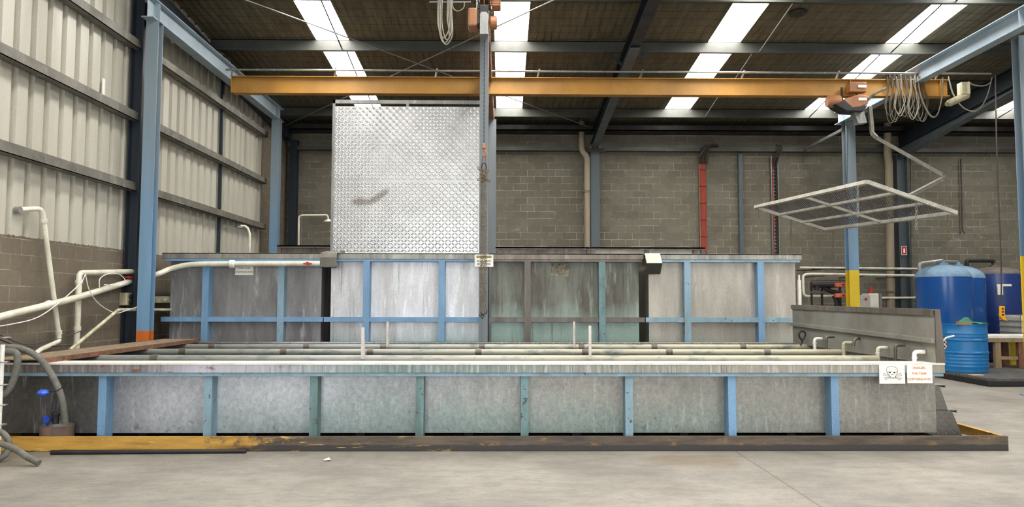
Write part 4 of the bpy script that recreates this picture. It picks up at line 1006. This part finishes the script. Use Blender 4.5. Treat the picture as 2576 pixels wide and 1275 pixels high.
# ------------------------------------------------------------------ kerb, steps, floor bits
KY = 7.97; kx0, kx1 = AX(-30, KY), AX(2536, KY, 1100); kz = AZ(1098, KY)
t = thing('kerb_channel', 'low steel kerb around the long tank, yellow at left and rust brown at right', 'kerb', (0, KY, 0))
MB().box(kx0, kx1, KY, KY+.01, 0, kz).box(kx0, kx1, KY+.01, KY+.05, kz-.01, kz).box(kx0, kx1, KY+.01, KY+.05, 0, .01).build('front_channel', KERB, t)
MB().box(kx1-.01, kx1, KY+.01, 12.6, 0, kz).box(kx1-.05, kx1-.01, KY+.05, 12.6, kz-.008, kz).build('side_channel', KERBY, t)
MB().box(kx0, kx0+.01, KY+.01, 12.6, 0, kz).build('side_channel', KERBY, t)
t = thing('tread_steps', 'dirty tread plate steps against the right end of the long tank', 'steps', (4.9, 8.6, 0))
def lozenges(mb, u0, u1, v0, v1, cell, fn, L=.36, Wd=.12, hgt=.003):
    nu = int((u1-u0)/cell); nv = int((v1-v0)/cell)
    for i in range(nu):
        for j in range(nv):
            cu = u0+(i+.5)*cell; cv = v0+(j+.5)*cell; s = 1 if (i+j) % 2 else -1
            a = math.radians(45*s); ca, sa = math.cos(a), math.sin(a)
            def Q(l, w_, h): return fn(cu+(l*ca-w_*sa)*cell, cv+(l*sa+w_*ca)*cell, h)
            vs = [Q(-L,0,0), Q(-L*.6,-Wd,0), Q(L*.6,-Wd,0), Q(L,0,0), Q(L*.6,Wd,0), Q(-L*.6,Wd,0), Q(-L*.55,0,hgt), Q(L*.55,0,hgt)]
            mb.add(vs, [(0,1,6),(1,2,7,6),(2,3,7),(3,4,7),(4,5,6,7),(5,0,6)])
    return mb
prof = [(TX1+.01, .64), (TX1+.07, .64), (TX1+.16, .36), (TX1+.20, .36), (TX1+.33, .03), (TX1+.01, .03)]
MB().prism(prof, 'Y', 9.1, 9.106).build('side_plate', TREADD, t)
mb = MB().prism(prof, 'Y', 8.36, 8.366)
for r_ in range(13):
    for c_ in range(7):
        z = .07+r_*.045; x = TX1+.03+c_*.045
        if x < TX1+.31-(z*.45): 
            s_ = 1 if (r_+c_) % 2 else -1
            mb.add([(x-.012, 8.36, z-.014*s_), (x-.006, 8.357, z-.004*s_), (x+.012, 8.36, z+.014*s_), (x+.006, 8.357, z+.004*s_)], [(0,1,2,3)])
mb.build('side_plate', TREADD, t)
for (x, z) in ((TX1+.08, .65), (TX1+.2, .37), (TX1+.33, .08)):
    mb = MB().box(TX1+.01, x+.06, 8.36, 9.1, z, z+.006); mb.box(x+.05, x+.06, 8.36, 9.1, z-.025, z); mb.build('tread', GALV, t)
# scrap paper, floor stain bits
tag(MB().add([(at(812,1156,Z=.004)), (at(828,1150,Z=.004)), (at(832,1156,Z=.02)), (at(818,1158,Z=.006))], [(0,1,2,3)]).build('paper_scrap', PVC_CLEAN), 'tiny crumpled pale scrap on the floor before the kerb', 'scrap')
mb = MB().tube([at(100, 1139, Y=7.72), at(560, 1139, Y=7.74)], .022, 8)
p = at(330, 1139, Y=7.73); mb = MB().tube([(at(105, 1145, Z=.025).x, 7.82, .023), (at(600, 1145, Z=.025).x, 7.88, .023)], .023, 10)
tag(mb.build('floor_hose', DARKM, smooth=True), 'black pipe lying on the floor against the yellow kerb', 'pipe')
# pump drum, hose and float
t = thing('pump_drum', 'rusty brown drum with silver pump lid standing behind the yellow kerb', 'drum', (-4.85, 8.12, 0))
MB().lathe([(.165,0),(.165,.235),(.16,.24)], (-4.84, 8.20, 0), 28).build('shell', grime('rusty_brown_drum', (120,96,84), (82,68,60), rough=.7, scale=7), t, smooth=True)
MB().lathe([(.15,.24),(.15,.248),(.11,.25),(.11,.262),(.09,.275)], (-4.84, 8.20, 0), 28).build('lid', GALV, t, smooth=True)
MB().lathe([(.02,.27),(.02,.34),(.03,.34),(.03,.36)], (-4.88, 8.05, 0), 12).box(-4.87, -4.80, 8.0, 8.05, .3, .35).build('fitting', plain('blue_plastic', (40,70,170), .4), t)
MB().lathe([(.03,.28),(.034,.35),(.04,.38),(.03,.4)], (-4.77, 8.05, 0), 12).build('hose_clamp', BLACK, t)
HY = 7.98
tag(MB().tube(smooth_path([at(164, 1064, Y=8.06), at(162, 1045, Y=8.03), at(157, 1010, Y=HY), at(146, 975, Y=HY-.02), at(125, 935, Y=HY-.04), at(98, 900, Y=HY-.05), at(60, 879, Y=HY-.06), at(20, 873, Y=HY-.1), at(-40, 876, Y=HY-.12)], 7), .034, 12).build('pump_hose', RUBBER, smooth=True), 'thick grey hose arching from the pump drum over the tank rim', 'hose')
t = thing('float_switch', 'blue oval float switch hanging from the pump hose', 'float switch', at(110, 988, Y=7.95))
p = at(109, 988, Y=7.93)
MB().lathe([(.0,-.038),(.03,-.034),(.052,-.018),(.062,0),(.052,.018),(.03,.034),(0,.038)], p, 20, 'Z', cap=False).build('float', plain('float_blue', (58,96,200), .4), t, smooth=True)
MB().tube(smooth_path([at(123, 985, Y=7.93), at(140, 984, Y=7.93), at(160, 972, Y=7.92), at(174, 957, Y=7.92)], 5), .005, 6).build('lead', BLACK, t)
for pts in ([(138, 990), (131, 1025), (124, 1060), (118, 1072)], [(143, 990), (140, 1020), (133, 1050)], [(148, 990), (150, 1020), (142, 1055)]):
    MB().tube(smooth_path([at(a, b, Y=7.96) for a, b in pts], 5), .006, 6).build('lead', BLACK, t)
tag(MB().tube(smooth_path([at(-30, 885, Y=7.8), at(20, 884, Y=7.8), at(42, 890, Y=7.8), at(42, 925, Y=7.8), at(30, 965, Y=7.8), at(8, 995, Y=7.8), at(-25, 1010, Y=7.8)], 7), .034, 12).build('coiled_hose', RUBBER, smooth=True), 'grey hose curling at the left edge beside the white pole', 'hose')
tag(MB().tube(smooth_path([at(-40, 1085, Y=7.5), at(0, 1086, Y=7.5), at(20, 1105, Y=7.5), at(20, 1130, Y=7.5), at(5, 1150, Y=7.45)+Vector((0,0,.0)), at(-40, 1162, Y=7.4)], 7), .03, 12).build('coiled_hose', RUBBER, smooth=True), 'grey hose coil low at the left edge before the yellow kerb', 'hose')
tag(MB().tube(smooth_path([at(-60, 1100, Y=7.4), at(0, 1115, Y=7.4), at(40, 1130, Y=7.35), at(70, 1150, Y=7.3), at(98, 1164, Z=.035)], 7), [.03]*29, 12).build('floor_hose', RUBBER, smooth=True), 'grey hose end dropping onto the floor at lower left', 'hose')
t = thing('white_pole', 'white upright pole with rings at the extreme left edge', 'pole', at(2, 1135, Y=7.75))
p = at(1, 1000, Y=7.75)
MB().tube([(p.x, 7.75, 0), (p.x, 7.75, AZ(868, 7.75))], .022, 12).build('pole', PVC_CLEAN, t, smooth=True)
for py in (850, 911, 968, 1018, 1067):
    z = AZ(py, 7.75); MB().tube([(p.x+.03+.035*math.cos(a), 7.75+.05*math.sin(a), z) for a in [2*math.pi*k/16 for k in range(16)]], .006, 6, closed=True).build('ring', GALV, t, smooth=True)

# ------------------------------------------------------------------ tread plate screen
PYs = 14.42; x0, x1 = AX(835, PYs), AX(1206, PYs); zt1 = AZ(268, PYs, 1000); zsm = AZ(452, PYs, 1000); zbt = 2.2
t = thing('tread_plate_screen', 'tall square screen of shiny aluminium tread plate above the pale rear tank', 'screen', ((x0+x1)/2, PYs, 0))
def sheet(a, b, z0, z1, yy):
    mb = MB().box(a, b, yy, yy+.003, z0, z1)
    lozenges(mb, a, b, z0, z1, .066, lambda u, v, h: (u, yy-h, v), .56, .24, .0045)
    return mb
sheet(x0, x1, zsm, zt1, PYs-.006).build('upper_sheet', TREAD, t)
sheet(x0, x1, zbt, zsm, PYs-.0).build('lower_sheet', TREAD, t)
m = MB()
for (u, v) in ((.02,.93),(.19,.93),(.39,.93),(.56,.93),(.69,.93),(.98,.93),(.5,.2),(.5,.42),(.5,.64)):
    m.lathe([(.008,-.008),(.008,0)], (x0+(x1-x0)*u, PYs-.006, zt1-(zt1-zsm)*v), 8, 'Y')
m.build('rivets', DARKM, t)
m = MB().box(x0-.05, x0, PYs, PYs+.05, 0, AZ(253, PYs)); m.box(x1, x1+.05, PYs, PYs+.05, 0, AZ(253, PYs))
m.box(x0-.05, x1+.05, PYs-.0, PYs+.05, AZ(262, PYs), AZ(253, PYs)); xm = AX(1020, PYs); m.box(xm-.025, xm+.025, PYs+.003, PYs+.05, zt1-.1, AZ(262, PYs))
m.build('frame', GALV, t)

# emergency shower etc behind
t = thing('safety_shower', 'cream pipe safety shower with cone head left of the tread plate screen', 'shower', (AX(752, 16.8), 16.8, 0))
MB().tube(elbow_path([(AX(752, 16.8), 16.8, 0), at(752, 542, Y=16.8), at(824, 541, Y=16.8), at(826, 552, Y=16.8)], .08), .022, 10).build('pipe', PVC, t, smooth=True)
p = at(826, 556, Y=16.8); MB().lathe([(.02,.05),(.05,.03),(.11,-.01),(.11,-.02)], p, 20).build('shower_head', PVC, t, smooth=True)
MB().tube([at(760, 536, Y=16.78), at(757, 605, Y=16.78)], .004, 5).build('pull_rod', GALV, t)
t = thing('swan_neck_pipe', 'white swan neck pipe standing against the corrugated wall', 'pipe', (AX(628, 14.8), 14.8, 0))
MB().tube(smooth_path([(AX(628, 14.8), 14.8, 0), at(628, 630, Y=14.8), at(627, 585, Y=14.8), at(618, 570, Y=14.8), at(606, 568, Y=14.8)], 7), .024, 10).build('pipe', PVC, t, smooth=True)
p = at(604, 571, Y=14.8); MB().lathe([(.03,.02),(.07,-.0),(.07,-.02)], p, 16).build('nozzle', GALV, t, smooth=True)

# ------------------------------------------------------------------ back wall services
t = thing('downpipe', 'beige downpipe with offset bend beside the middle back wall column', 'downpipe', (AX(1477, 20.7), 20.7, 0))
MB().tube(elbow_path([at(1463, 297, Y=20.62), at(1463, 378, Y=20.62), at(1477, 394, Y=20.62), (AX(1477, 20.62), 20.62, 0)], .18), .085, 16).build('pipe', BEIGE, t, smooth=True)
z = AZ(481, 20.62); MB().tube([(AX(1477, 20.62), 20.62, z-.03), (AX(1477, 20.62), 20.62, z+.03)], .1, 16).build('bracket', GIRT, t)
t = thing('downpipe', 'wide brown stained downpipe left of the fire sign column', 'downpipe', (AX(2238, 20.6), 20.6, 0))
MB().tube(elbow_path([at(2232, 310, Y=20.6), at(2233, 390, Y=20.6), at(2236, 405, Y=20.6), (AX(2239, 20.6), 20.6, 0)], .18), .105, 16).build('pipe', BEIGE, t, smooth=True)
z = AZ(732, 20.6); MB().tube([(AX(2239, 20.6), 20.6, z-.03), (AX(2239, 20.6), 20.6, z+.03)], .118, 16).build('bracket', GIRT, t)
# red cable run
t = thing('cable_run', 'red power cables on a tray down the block wall', 'cables', (AX(1770, 20.85), 20.85, 0))
xa, xb = AX(1762, 20.88), AX(1779, 20.88)
MB().box(xa, xb+.02, 20.9, 20.93, 0.5, 5.72).build('tray', RUST, t)
m = MB(); mw = MB()
for k in range(7):
    x = xa+.02+k*(xb-xa-.02)/6; mm = mw if k in (0,) else m
    mm.tube([(x, 20.87, .5), (x+random.uniform(-.01, .01), 20.86, 3.2), (x, 20.87, 5.72)], .014 if k else .01, 6)
m.build('cable', REDC, t); mw.build('cable', CABLE, t)
m = MB()
for z in [1+k*.48 for k in range(10)]: m.box(xa, xb+.02, 20.84, 20.85, z, z+.015)
m.build('cable_tie', DARKM, t)
m = MB()
for k in range(5):
    m.tube(smooth_path([(xa+.03+k*.05, 20.86, 5.5), (xa+.02+k*.05, 20.75, 5.75), (xa+.05+k*.07, 20.6, 5.95+.02*k), (xa+.2+k*.07, 20.62, 6.0), (xa+.33+k*.05, 20.8, 5.95)], 5), .022, 7)
m.tube(smooth_path([(xa-.1, 20.66, 5.64), (xa+.0, 20.64, 5.72), (xa+.12, 20.62, 5.9), (xa+.2, 20.7, 6.0)], 5), .022, 7)
m.build('cable_bend', CABLED, t, smooth=True)
t = thing('cable_ladder', 'narrow cable ladder with red and black cables on the block wall', 'cables', (AX(1954, 20.85), 20.85, 0))
xa, xb = AX(1947, 20.88), AX(1963, 20.88)
m = MB().box(xa-.015, xa+.01, 20.86, 20.93, .5, 5.72).box(xb-.01, xb+.015, 20.86, 20.93, .5, 5.72)
for k in range(50): m.box(xa, xb, 20.9, 20.92, .6+k*.1, .63+k*.1)
m.build('ladder', GALV, t)
MB().tube([(xa+.045, 20.87, .5), (xa+.045, 20.87, 5.7)], .015, 6).build('cable', REDC, t)
MB().tube([(xb-.05, 20.87, .5), (xb-.05, 20.87, 5.7)], .02, 6).tube([(xb-.02, 20.86, .5), (xb-.02, 20.86, 5.7)], .012, 6).build('cable', BLACK, t)
m = MB()
for k in range(2): m.tube(smooth_path([(xa+.05+k*.08, 20.86, 5.4), (xa+.08+k*.08, 20.72, 5.7), (xa+.14+k*.08, 20.62, 5.9), (xa+.1+k*.1, 20.7, 6.02)], 5), .024, 7)
m.build('cable_bend', CABLED, t, smooth=True)
t = thing('cable_coil', 'coiled dark cable tied round the top of the middle back wall column', 'cable', (2.6, 20.7, 5.85))
m = MB()
for k in range(4):
    m.tube([(2.6+(.22+.03*k)*math.cos(a), 20.62+.05*math.sin(a)-.01*k, 5.86-.03*k-.05*math.sin(a)*(1 if k % 2 else -.3)) for a in [math.pi*1.05*q/12+math.pi for q in range(13)]], .018, 6)
m.build('coil', CABLED, t, smooth=True)
MB().box(2.45, 2.75, 20.60, 20.66, 5.86, 5.94).build('wrap', CABLE, t)
tag(MB().tube([at(2292, 372, Y=20.8), (AX(2291, 20.8), 20.8, .0)], .03, 8).build('wall_conduit', GIRT), 'thin brown conduit down the block wall right of the fire sign', 'conduit')
tag(MB().tube([at(2417, 400, Y=20.85), at(2421, 578, Y=20.85)], .02, 8).tube([at(2415, 588, Y=20.83), at(2421, 578, Y=20.85), at(2427, 588, Y=20.83)], .015, 6).build('wall_conduit', CABLED), 'short dark hanging rod on the block wall above the blue vessels', 'rod')
# fire extinguisher sign
ys = 20.62; a = at(2267, 619, Y=ys); b = at(2282, 641, Y=ys)
t = thing('fire_sign', 'red fire extinguisher sign on the dark back wall column', 'sign', ((a.x+b.x)/2, ys, b.z))
MB().box(a.x, b.x, ys, ys+.01, b.z, a.z).build('board', WHITEP, t)
MB().box(a.x+.012, b.x-.012, ys-.003, ys, b.z+.012, a.z-.012).build('panel', REDP, t)
cxs = (a.x+b.x)/2; MB().box(cxs-.025, cxs+.025, ys-.006, ys-.003, b.z+.06, a.z-.075).box(cxs-.012, cxs+.012, ys-.006, ys-.003, a.z-.075, a.z-.05).build('symbol', WHITEP, t)

# pipework and pumps at the right rear
PV = [([(2012, 673), (2310, 676)], .03, 20.2, 'upper white pipe along the back wall right of the beige tank', 0),
      ([(2100, 745), (2022, 745), (2020, 691), (2040, 689), (2300, 693)], .035, 19.6, 'white pipe loop around the pump valves at the back wall', .12),
      ([(2160, 750), (2308, 749)], .035, 20.1, 'lower white pipe from control cabinet to the blue vessels', 0)]
for pts, r, Yp, lb, er in PV:
    q = [at(a, b, Y=Yp) for a, b in pts]
    t = thing('service_pipe', lb, 'pipe', q[0], 'white pipes at the right rear')
    MB().tube(elbow_path(q, er) if er else q, r, 10).build('pipe', PVC, t, smooth=True)
    qa, qb = q[-2], q[-1]
    for k in (.12, .5, .88):
        c = qa+(qb-qa)*k; MB().box(c.x-.02, c.x+.02, Yp-.04, Y1-.001, c.z-r-.02, c.z-r).build('bracket', DARKM, t)
p = at(2007, 690, Y=13.3); tag(MB().tube([(p.x+.02, 13.3, 0), (p.x+.02, 13.3, AZ(703, 13.3)), (p.x+.02, 13.3, AZ(703, 13.3)), (p.x+.02, 13.3, AZ(690, 13.3))], [.035, .035, .018, .018], 10).build('service_pipe', PVC_CLEAN), 'white upright pipe hugging the right end of the beige tank', 'pipe')
tag(MB().tube(smooth_path([at(2003, 680, Y=20.3), at(2040, 679, Y=20.3), at(2090, 676, Y=20.3), at(2200, 681, Y=20.3), at(2300, 677, Y=20.3)], 6), .018, 6).build('wall_cable', BLACK), 'black cable strung below the upper white pipe on the back wall', 'cable')
t = thing('pump_manifold', 'black valve manifold with salmon orange actuators left of the yellow column foot', 'valves', at(2070, 770, Y=19.2)*1)
t.location = (at(2070, 770, Y=19.2).x, 19.2, 0)
def Bx(px0, px1, py0, py1, Yb, d, mat, nm):
    a = at(px0, py0, Y=Yb); b = at(px1, py1, Y=Yb); return MB().box(a.x, b.x, Yb, Yb+d, b.z, a.z).build(nm, mat, t, bevel=.01)
MB().tube([at(2042, 716, Y=19.3), at(2106, 716, Y=19.3)], .075, 12).tube([at(2085, 720, Y=19.3), at(2110, 714, Y=19.3)], .06, 12).tube([at(2054, 716, Y=19.3), at(2054, 730, Y=19.3)], .07, 12).build('manifold', BLACK, t, smooth=True)
MB().tube([at(2070, 722, Y=19.35), at(2090, 733, Y=19.35), at(2108, 736, Y=19.35)], .06, 12).tube(smooth_path([at(2098, 744, Y=19.3), at(2104, 755, Y=19.3), at(2106, 775, Y=19.3)], 5), .06, 10).build('hose', BLACK, t, smooth=True)
for (a_, b_) in ((2040, 2044), (2066, 2070), (2111, 2116)):
    pA = at(a_, 712, Y=19.45); pB = at(b_, 712, Y=19.45); MB().box(pA.x, pB.x, 19.45, 19.5, 0, AZ(708, 19.45)).build('stand', DARKM, t)
for y0_ in (711, 738): Bx(2105, 2128, y0_, y0_+10, 19.1, .15, grime('salmon_orange', (226,112,78), (196,92,62), rough=.5), 'actuator')
for y0_ in (711, 738):
    p = at(2122, y0_+5, Y=19.09); MB().lathe([(.022, 0), (.022, .012)], p, 10, 'Y').build('dial', DARKM, t)
Bx(2040, 2105, 733, 737, 19.4, .06, GIRT, 'cross_bar')
Bx(2042, 2128, 704.5, 706, 19.4, .04, DARKM, 'cross_bar')
t = thing('control_cabinet', 'pale grey control cabinet with red emergency button right of the yellow column foot', 'control cabinet', (at(2180, 760, Y=18.7).x, 18.8, 0))
a = at(2156, 742, Y=18.7); b = at(2190, 770, Y=18.7)
MB().box(a.x, b.x, 18.7, 19.1, .6, a.z).build('door_panel', grime('cabinet_grey', (186,182,170), (156,150,138), rough=.5), t, bevel=.01)
a2 = at(2186, 738, Y=18.75); b2 = at(2212, 770, Y=18.75)
MB().box(a2.x, b2.x, 18.75, 19.15, .6, a2.z).build('side_panel', PVC, t, bevel=.02)
MB().box(a.x+.05, b2.x-.05, 18.8, 19.05, 0, .6).build('plinth', DARKM, t)
p = at(2178, 752, Y=18.69); o = MB().lathe([(.03,-.03),(.03,0)], p, 12, 'Y').build('emergency_button', REDP, t); o['label'] = 'red push button'
p = at(2166, 750, Y=18.69); MB().lathe([(.02,-.02),(.02,0)], p, 12, 'Y').build('lamp', WHITEP, t)
p = at(2191, 738, Y=18.9); MB().lathe([(.045,0),(.045,.14),(.05,.14),(.05,.16)], (p.x, 18.9, a2.z), 14).build('beacon', REDP, t)
tag(MB().box(AX(2213, 19.2), AX(2219, 19.2), 19.2, 19.26, 0, AZ(737, 19.2)).build('service_post', GALV), 'short grey post beside the control cabinet', 'post')

# ------------------------------------------------------------------ blue vessels
VB = grime('royal_blue_vessel', (26,82,152), (22,66,126), rough=.22, scale=3, amt=.5, chip=(170,190,220), chipt=.78, bump=.04)
VB2 = grime('deep_blue_vessel', (40,64,126), (34,50,102), rough=.3, scale=3, amt=.6, bump=.04)
DOME = grime('dusty_pale_blue_dome', (128,158,180), (104,134,158), light=(150,176,192), rough=.6, scale=5, streak=1)
DOME2 = grime('dusty_brown_dome', (112,104,96), (92,84,78), rough=.7, scale=5, streak=1)
def vessel(px, Yv, r, ybord, ytop, ms, md, lab):
    x = AX(px, Yv, 750); zb = AZ(ybord, Yv, px); zd = AZ(ytop, Yv, px)
    t = thing('pressure_vessel', lab, 'vessel', (x, Yv, 0), 'blue pressure vessels')
    MB().lathe([(r*.8,0),(r*.9,.05),(r,.15),(r,zb)], (x, Yv, 0), 56).build('shell', ms, t, smooth=True)
    pr = [(r*math.cos(a), zb+(zd-zb)*math.sin(a)) for a in [math.pi/2*k/10 for k in range(10)]]+[(.12, zd)]
    MB().lathe([(r, zb)]+pr, (x, Yv, 0), 56).build('dome', md, t, smooth=True)
    MB().lathe([(.12, zd-.01), (.12, zd+.04), (.06, zd+.045), (.06, zd+.09)], (x, Yv, 0), 20).build('neck', md, t, smooth=True)
    return t, x, zd
t, x, zd = vessel(2374, 17.55, 60/1860*17.55*1.05, 697, 666, VB, DOME, 'front royal blue pressure vessel with dusty pale dome')
xx = AX(2313, 17.4, 660)
MB().tube(elbow_path([(xx, 17.4, zd-.15), (xx, 17.4, zd+.02), (x, 17.55, zd+.1), (x, 17.55, zd+.06)], .06), .045, 10).build('top_pipe', GALV, t, smooth=True)
t, x, zd = vessel(2412, 18.75, 60/1860*17.55*1.05, 700, 668, VB, DOME, 'second blue pressure vessel half hidden behind the front one')
MB().tube(elbow_path([(x-.6, 18.6, zd+.02), (x-.5, 18.6, zd+.09), (x, 18.75, zd+.09)], .06), .045, 10).build('top_pipe', GALV, t, smooth=True)
t, x, zd = vessel(2505, 19.65, .62, 690, 671, VB2, DOME2, 'dark blue pressure vessel with brown dusty dome at far right')
MB().tube(elbow_path([(x-.78, 19.6, zd-.1), (x-.78, 19.6, zd+.16), (x-.02, 19.65, zd+.16), (x-.02, 19.65, zd+.05)], .06), .05, 10).build('top_pipe', DARKM, t, smooth=True)
p = at(2520, 718, Y=19.02); MB().box(p.x-.12, p.x+.26, 19.02, 19.05, p.z-.02, p.z+.035).box(p.x-.11, p.x+.03, 19.02, 19.05, p.z-.24, p.z-.02).build('data_label', WHITEP, t)
tag(MB().lathe([(.5,0),(.52,.1),(.52,1.95),(.4,2.1),(.1,2.2)], (AX(2600, 19.9), 19.9, 0), 40).build('black_tank', DARKM, smooth=True), 'dark round tank at the far right edge behind the vessels', 'tank')
t = thing('mesh_cage', 'white liquid container in a wire cage at the far right edge', 'container', (AX(2590, 17.7), 17.7, 0))
xa = AX(2566, 17.4); MB().box(xa, xa+1.0, 17.4, 18.2, .15, 1.25).build('container', PVC, t, bevel=.05)
m = MB()
for k in range(11): m.tube([(xa-.02+k*.104, 17.38, .0), (xa-.02+k*.104, 17.38, 1.3)], .01, 5)
for k in range(9): m.tube([(xa-.02, 17.38, .15+k*.14), (xa+1.02, 17.38, .15+k*.14)], .01, 5); m.tube([(xa-.02, 17.38, .15+k*.14), (xa-.02, 18.2, .15+k*.14)], .01, 5)
m.build('cage', GALV, t)

# spill pallet, drum, table
PX0 = AX(2487, 13.85, 960)
t = thing('spill_pallet', 'low black slatted spill pallet under the drum and work table', 'pallet', (PX0+1.3, 15.2, 0))
MB().box(PX0, PX0+3.4, 13.85, 16.75, .0, .105).build('sump', BLACK, t, bevel=.02)
m = MB()
for k in range(23):
    y = 13.86+k*.126; m.box(PX0, PX0+3.4, y, y+.1, .105, .15)
m.build('deck_slats', grime('dusty_black_deck', (92,90,86), (60,58,56), rough=.6, streak=1, scale=4), t)
DB = grime('bright_blue_drum', (30,116,176), (26,98,154), rough=.3, scale=4, amt=.5, bump=.03, chip=(150,190,215), chipt=.8)
dx, dy, dr = AX(2420, 15.35, 900), 15.3, .44; zb = .152; hd = AZ(817, 14.9, 2420)-zb
t = thing('blue_drum', 'bright blue steel drum on the spill pallet with a green rag on top', 'drum', (dx, dy, zb))
pr = [(dr-.01, 0), (dr, .015), (dr, .02)]
def ring(z, h, o): return [(dr, z-h), (dr+o, z-h*.4), (dr+o, z+h*.4), (dr, z+h)]
for z, h, o in ((.12,.015,.006),(.19,.015,.006),(.26,.015,.006),(.33,.015,.006),(.40,.03,.018),(.66,.03,.018),(.73,.014,.006),(.79,.014,.006)): pr += ring(z*hd/.97, h, o)
pr += [(dr, hd-.02), (dr+.012, hd-.015), (dr+.012, hd), (dr-.02, hd), (dr-.02, hd-.03), (.02, hd-.03)]
MB().lathe(pr, (dx, dy, zb), 56).build('shell', DB, t, smooth=True)
# hazard labels wrapped on the drum
m = MB(); m2 = MB(); m3 = MB()
for (px, py) in ((2371, 862), (2381, 873)):
    p = at(px, py, Y=14.95); ang = math.atan2(-(1), (p.x-dx)/dr) if False else None
    ca = max(-.98, min(.98, (p.x-dx)/dr)); th = math.acos(ca)
    def W_(u, v, o): 
        a = th - u/dr; return (dx+(dr+o)*math.cos(a), dy-(dr+o)*math.sin(a), p.z+v)
    s_ = .075
    m.add([W_(-s_,0,.003), W_(0,-s_,.003), W_(s_,0,.003), W_(0,s_,.003)], [(0,1,2,3)])
    s_ = .06; m2.add([W_(-s_,0,.005), W_(0,-s_,.005), W_(s_,0,.005), W_(0,s_,.005)], [(0,1,2,3)])
    m3.add([W_(-.025,-.02,.007), W_(.02,-.025,.007), W_(.03,-.01,.007), W_(-.005,.025,.007)], [(0,1,2,3)])
m.build('label_border', REDP, t); m2.build('hazard_label', WHITEP, t); m3.build('label_symbol', INK, t)
MB().tube(smooth_path([at(2374, 857, Y=14.8), at(2380, 850, Y=14.78), at(2390, 847, Y=14.75), at(2400, 845, Y=14.75)], 5), .018, 8).build('tap_spout', PVC_CLEAN, t, smooth=True)
MB().tube([at(2374, 856, Y=14.8), at(2369, 878, Y=14.8)], .012, 8).build('tap_tube', PVC_CLEAN, t, smooth=True)
ztop = zb+hd
t = thing('green_rag', 'crumpled green net rag on top of the blue drum', 'rag', (dx, dy-.25, ztop))
m = MB(); nn = 14
for i in range(nn):
    for j in range(nn):
        u = i/(nn-1)-.5; v = j/(nn-1)-.5; h = .025+.11*math.exp(-((u+.2)**2+(v)**2)*22)+.03*math.sin(9*u+3)*math.cos(11*v)*(1-abs(u)*1.6)
        m.v.append((dx+.12+u*.56, dy-.1+v*.36, ztop+max(.004, h+random.uniform(-.01, .01))))
for i in range(nn-1):
    for j in range(nn-1): m.f.append((i*nn+j, (i+1)*nn+j, (i+1)*nn+j+1, i*nn+j+1))
o = m.build('cloth', grime('green_net', (58,130,100), (34,92,68), rough=.8, scale=20, streak=1), t, smooth=True); o.modifiers.new('s', 'SOLIDIFY').thickness = .006
tag(MB().box(dx-.32, dx-.05, dy-.40, dy-.30, ztop+.002, ztop+.055).build('timber_offcut', grime('raw_timber', (168,136,98), (140,110,78), rough=.7)), 'small timber offcut on the rim of the blue drum', 'timber')
tag(MB().box(AX(2432, 14.5), AX(2432, 14.5)+.22, 14.4, 14.55, .151, .165).build('timber_scrap', grime('pale_timber', (206,178,140), (180,150,114), rough=.7)), 'thin timber scrap on the black pallet before the drum', 'timber')
TW = grime('table_timber', (150,128,96), (110,92,70), rough=.75, streak=.2, scale=6)
tx = AX(2482, 15.98, 850); tyf = 15.98; tz = AZ(843, tyf, 2520)
t = thing('work_table', 'timber framed work table with scuffed white top at the right edge', 'table', (tx+.8, 16.3, .15))
MB().box(tx, tx+1.7, tyf, 16.68, tz-.07, tz).build('top', grime('scuffed_white_top', (226,222,210), (196,190,174), rough=.6), t, bevel=.01)
MB().box(tx+.02, tx+1.68, tyf+.01, tyf+.05, tz-.15, tz-.07).box(tx+.02, tx+1.68, 16.6, 16.65, tz-.15, tz-.07).build('apron', TW, t)
for (px, mt) in ((2502, TW), (2560, RUST)):
    x = AX(px, tyf); MB().box(x, x+.12, tyf+.03, tyf+.12, .152, tz-.15).build('leg', mt, t); MB().box(x, x+.12, 16.5, 16.6, .152, tz-.15).build('leg', mt, t)
MB().box(AX(2502, tyf)+.1, tx+1.6, tyf+.06, tyf+.1, .33, .40).build('stretcher', TW, t)
o = MB().box(AX(2537, 16.7)+.0, AX(2537, 16.7)+.14, 16.69, 16.74, .152, tz-.12).build('yellow_bollard', YELCOL); tag(o, 'yellow upright post seen under the work table', 'post')
print('done')
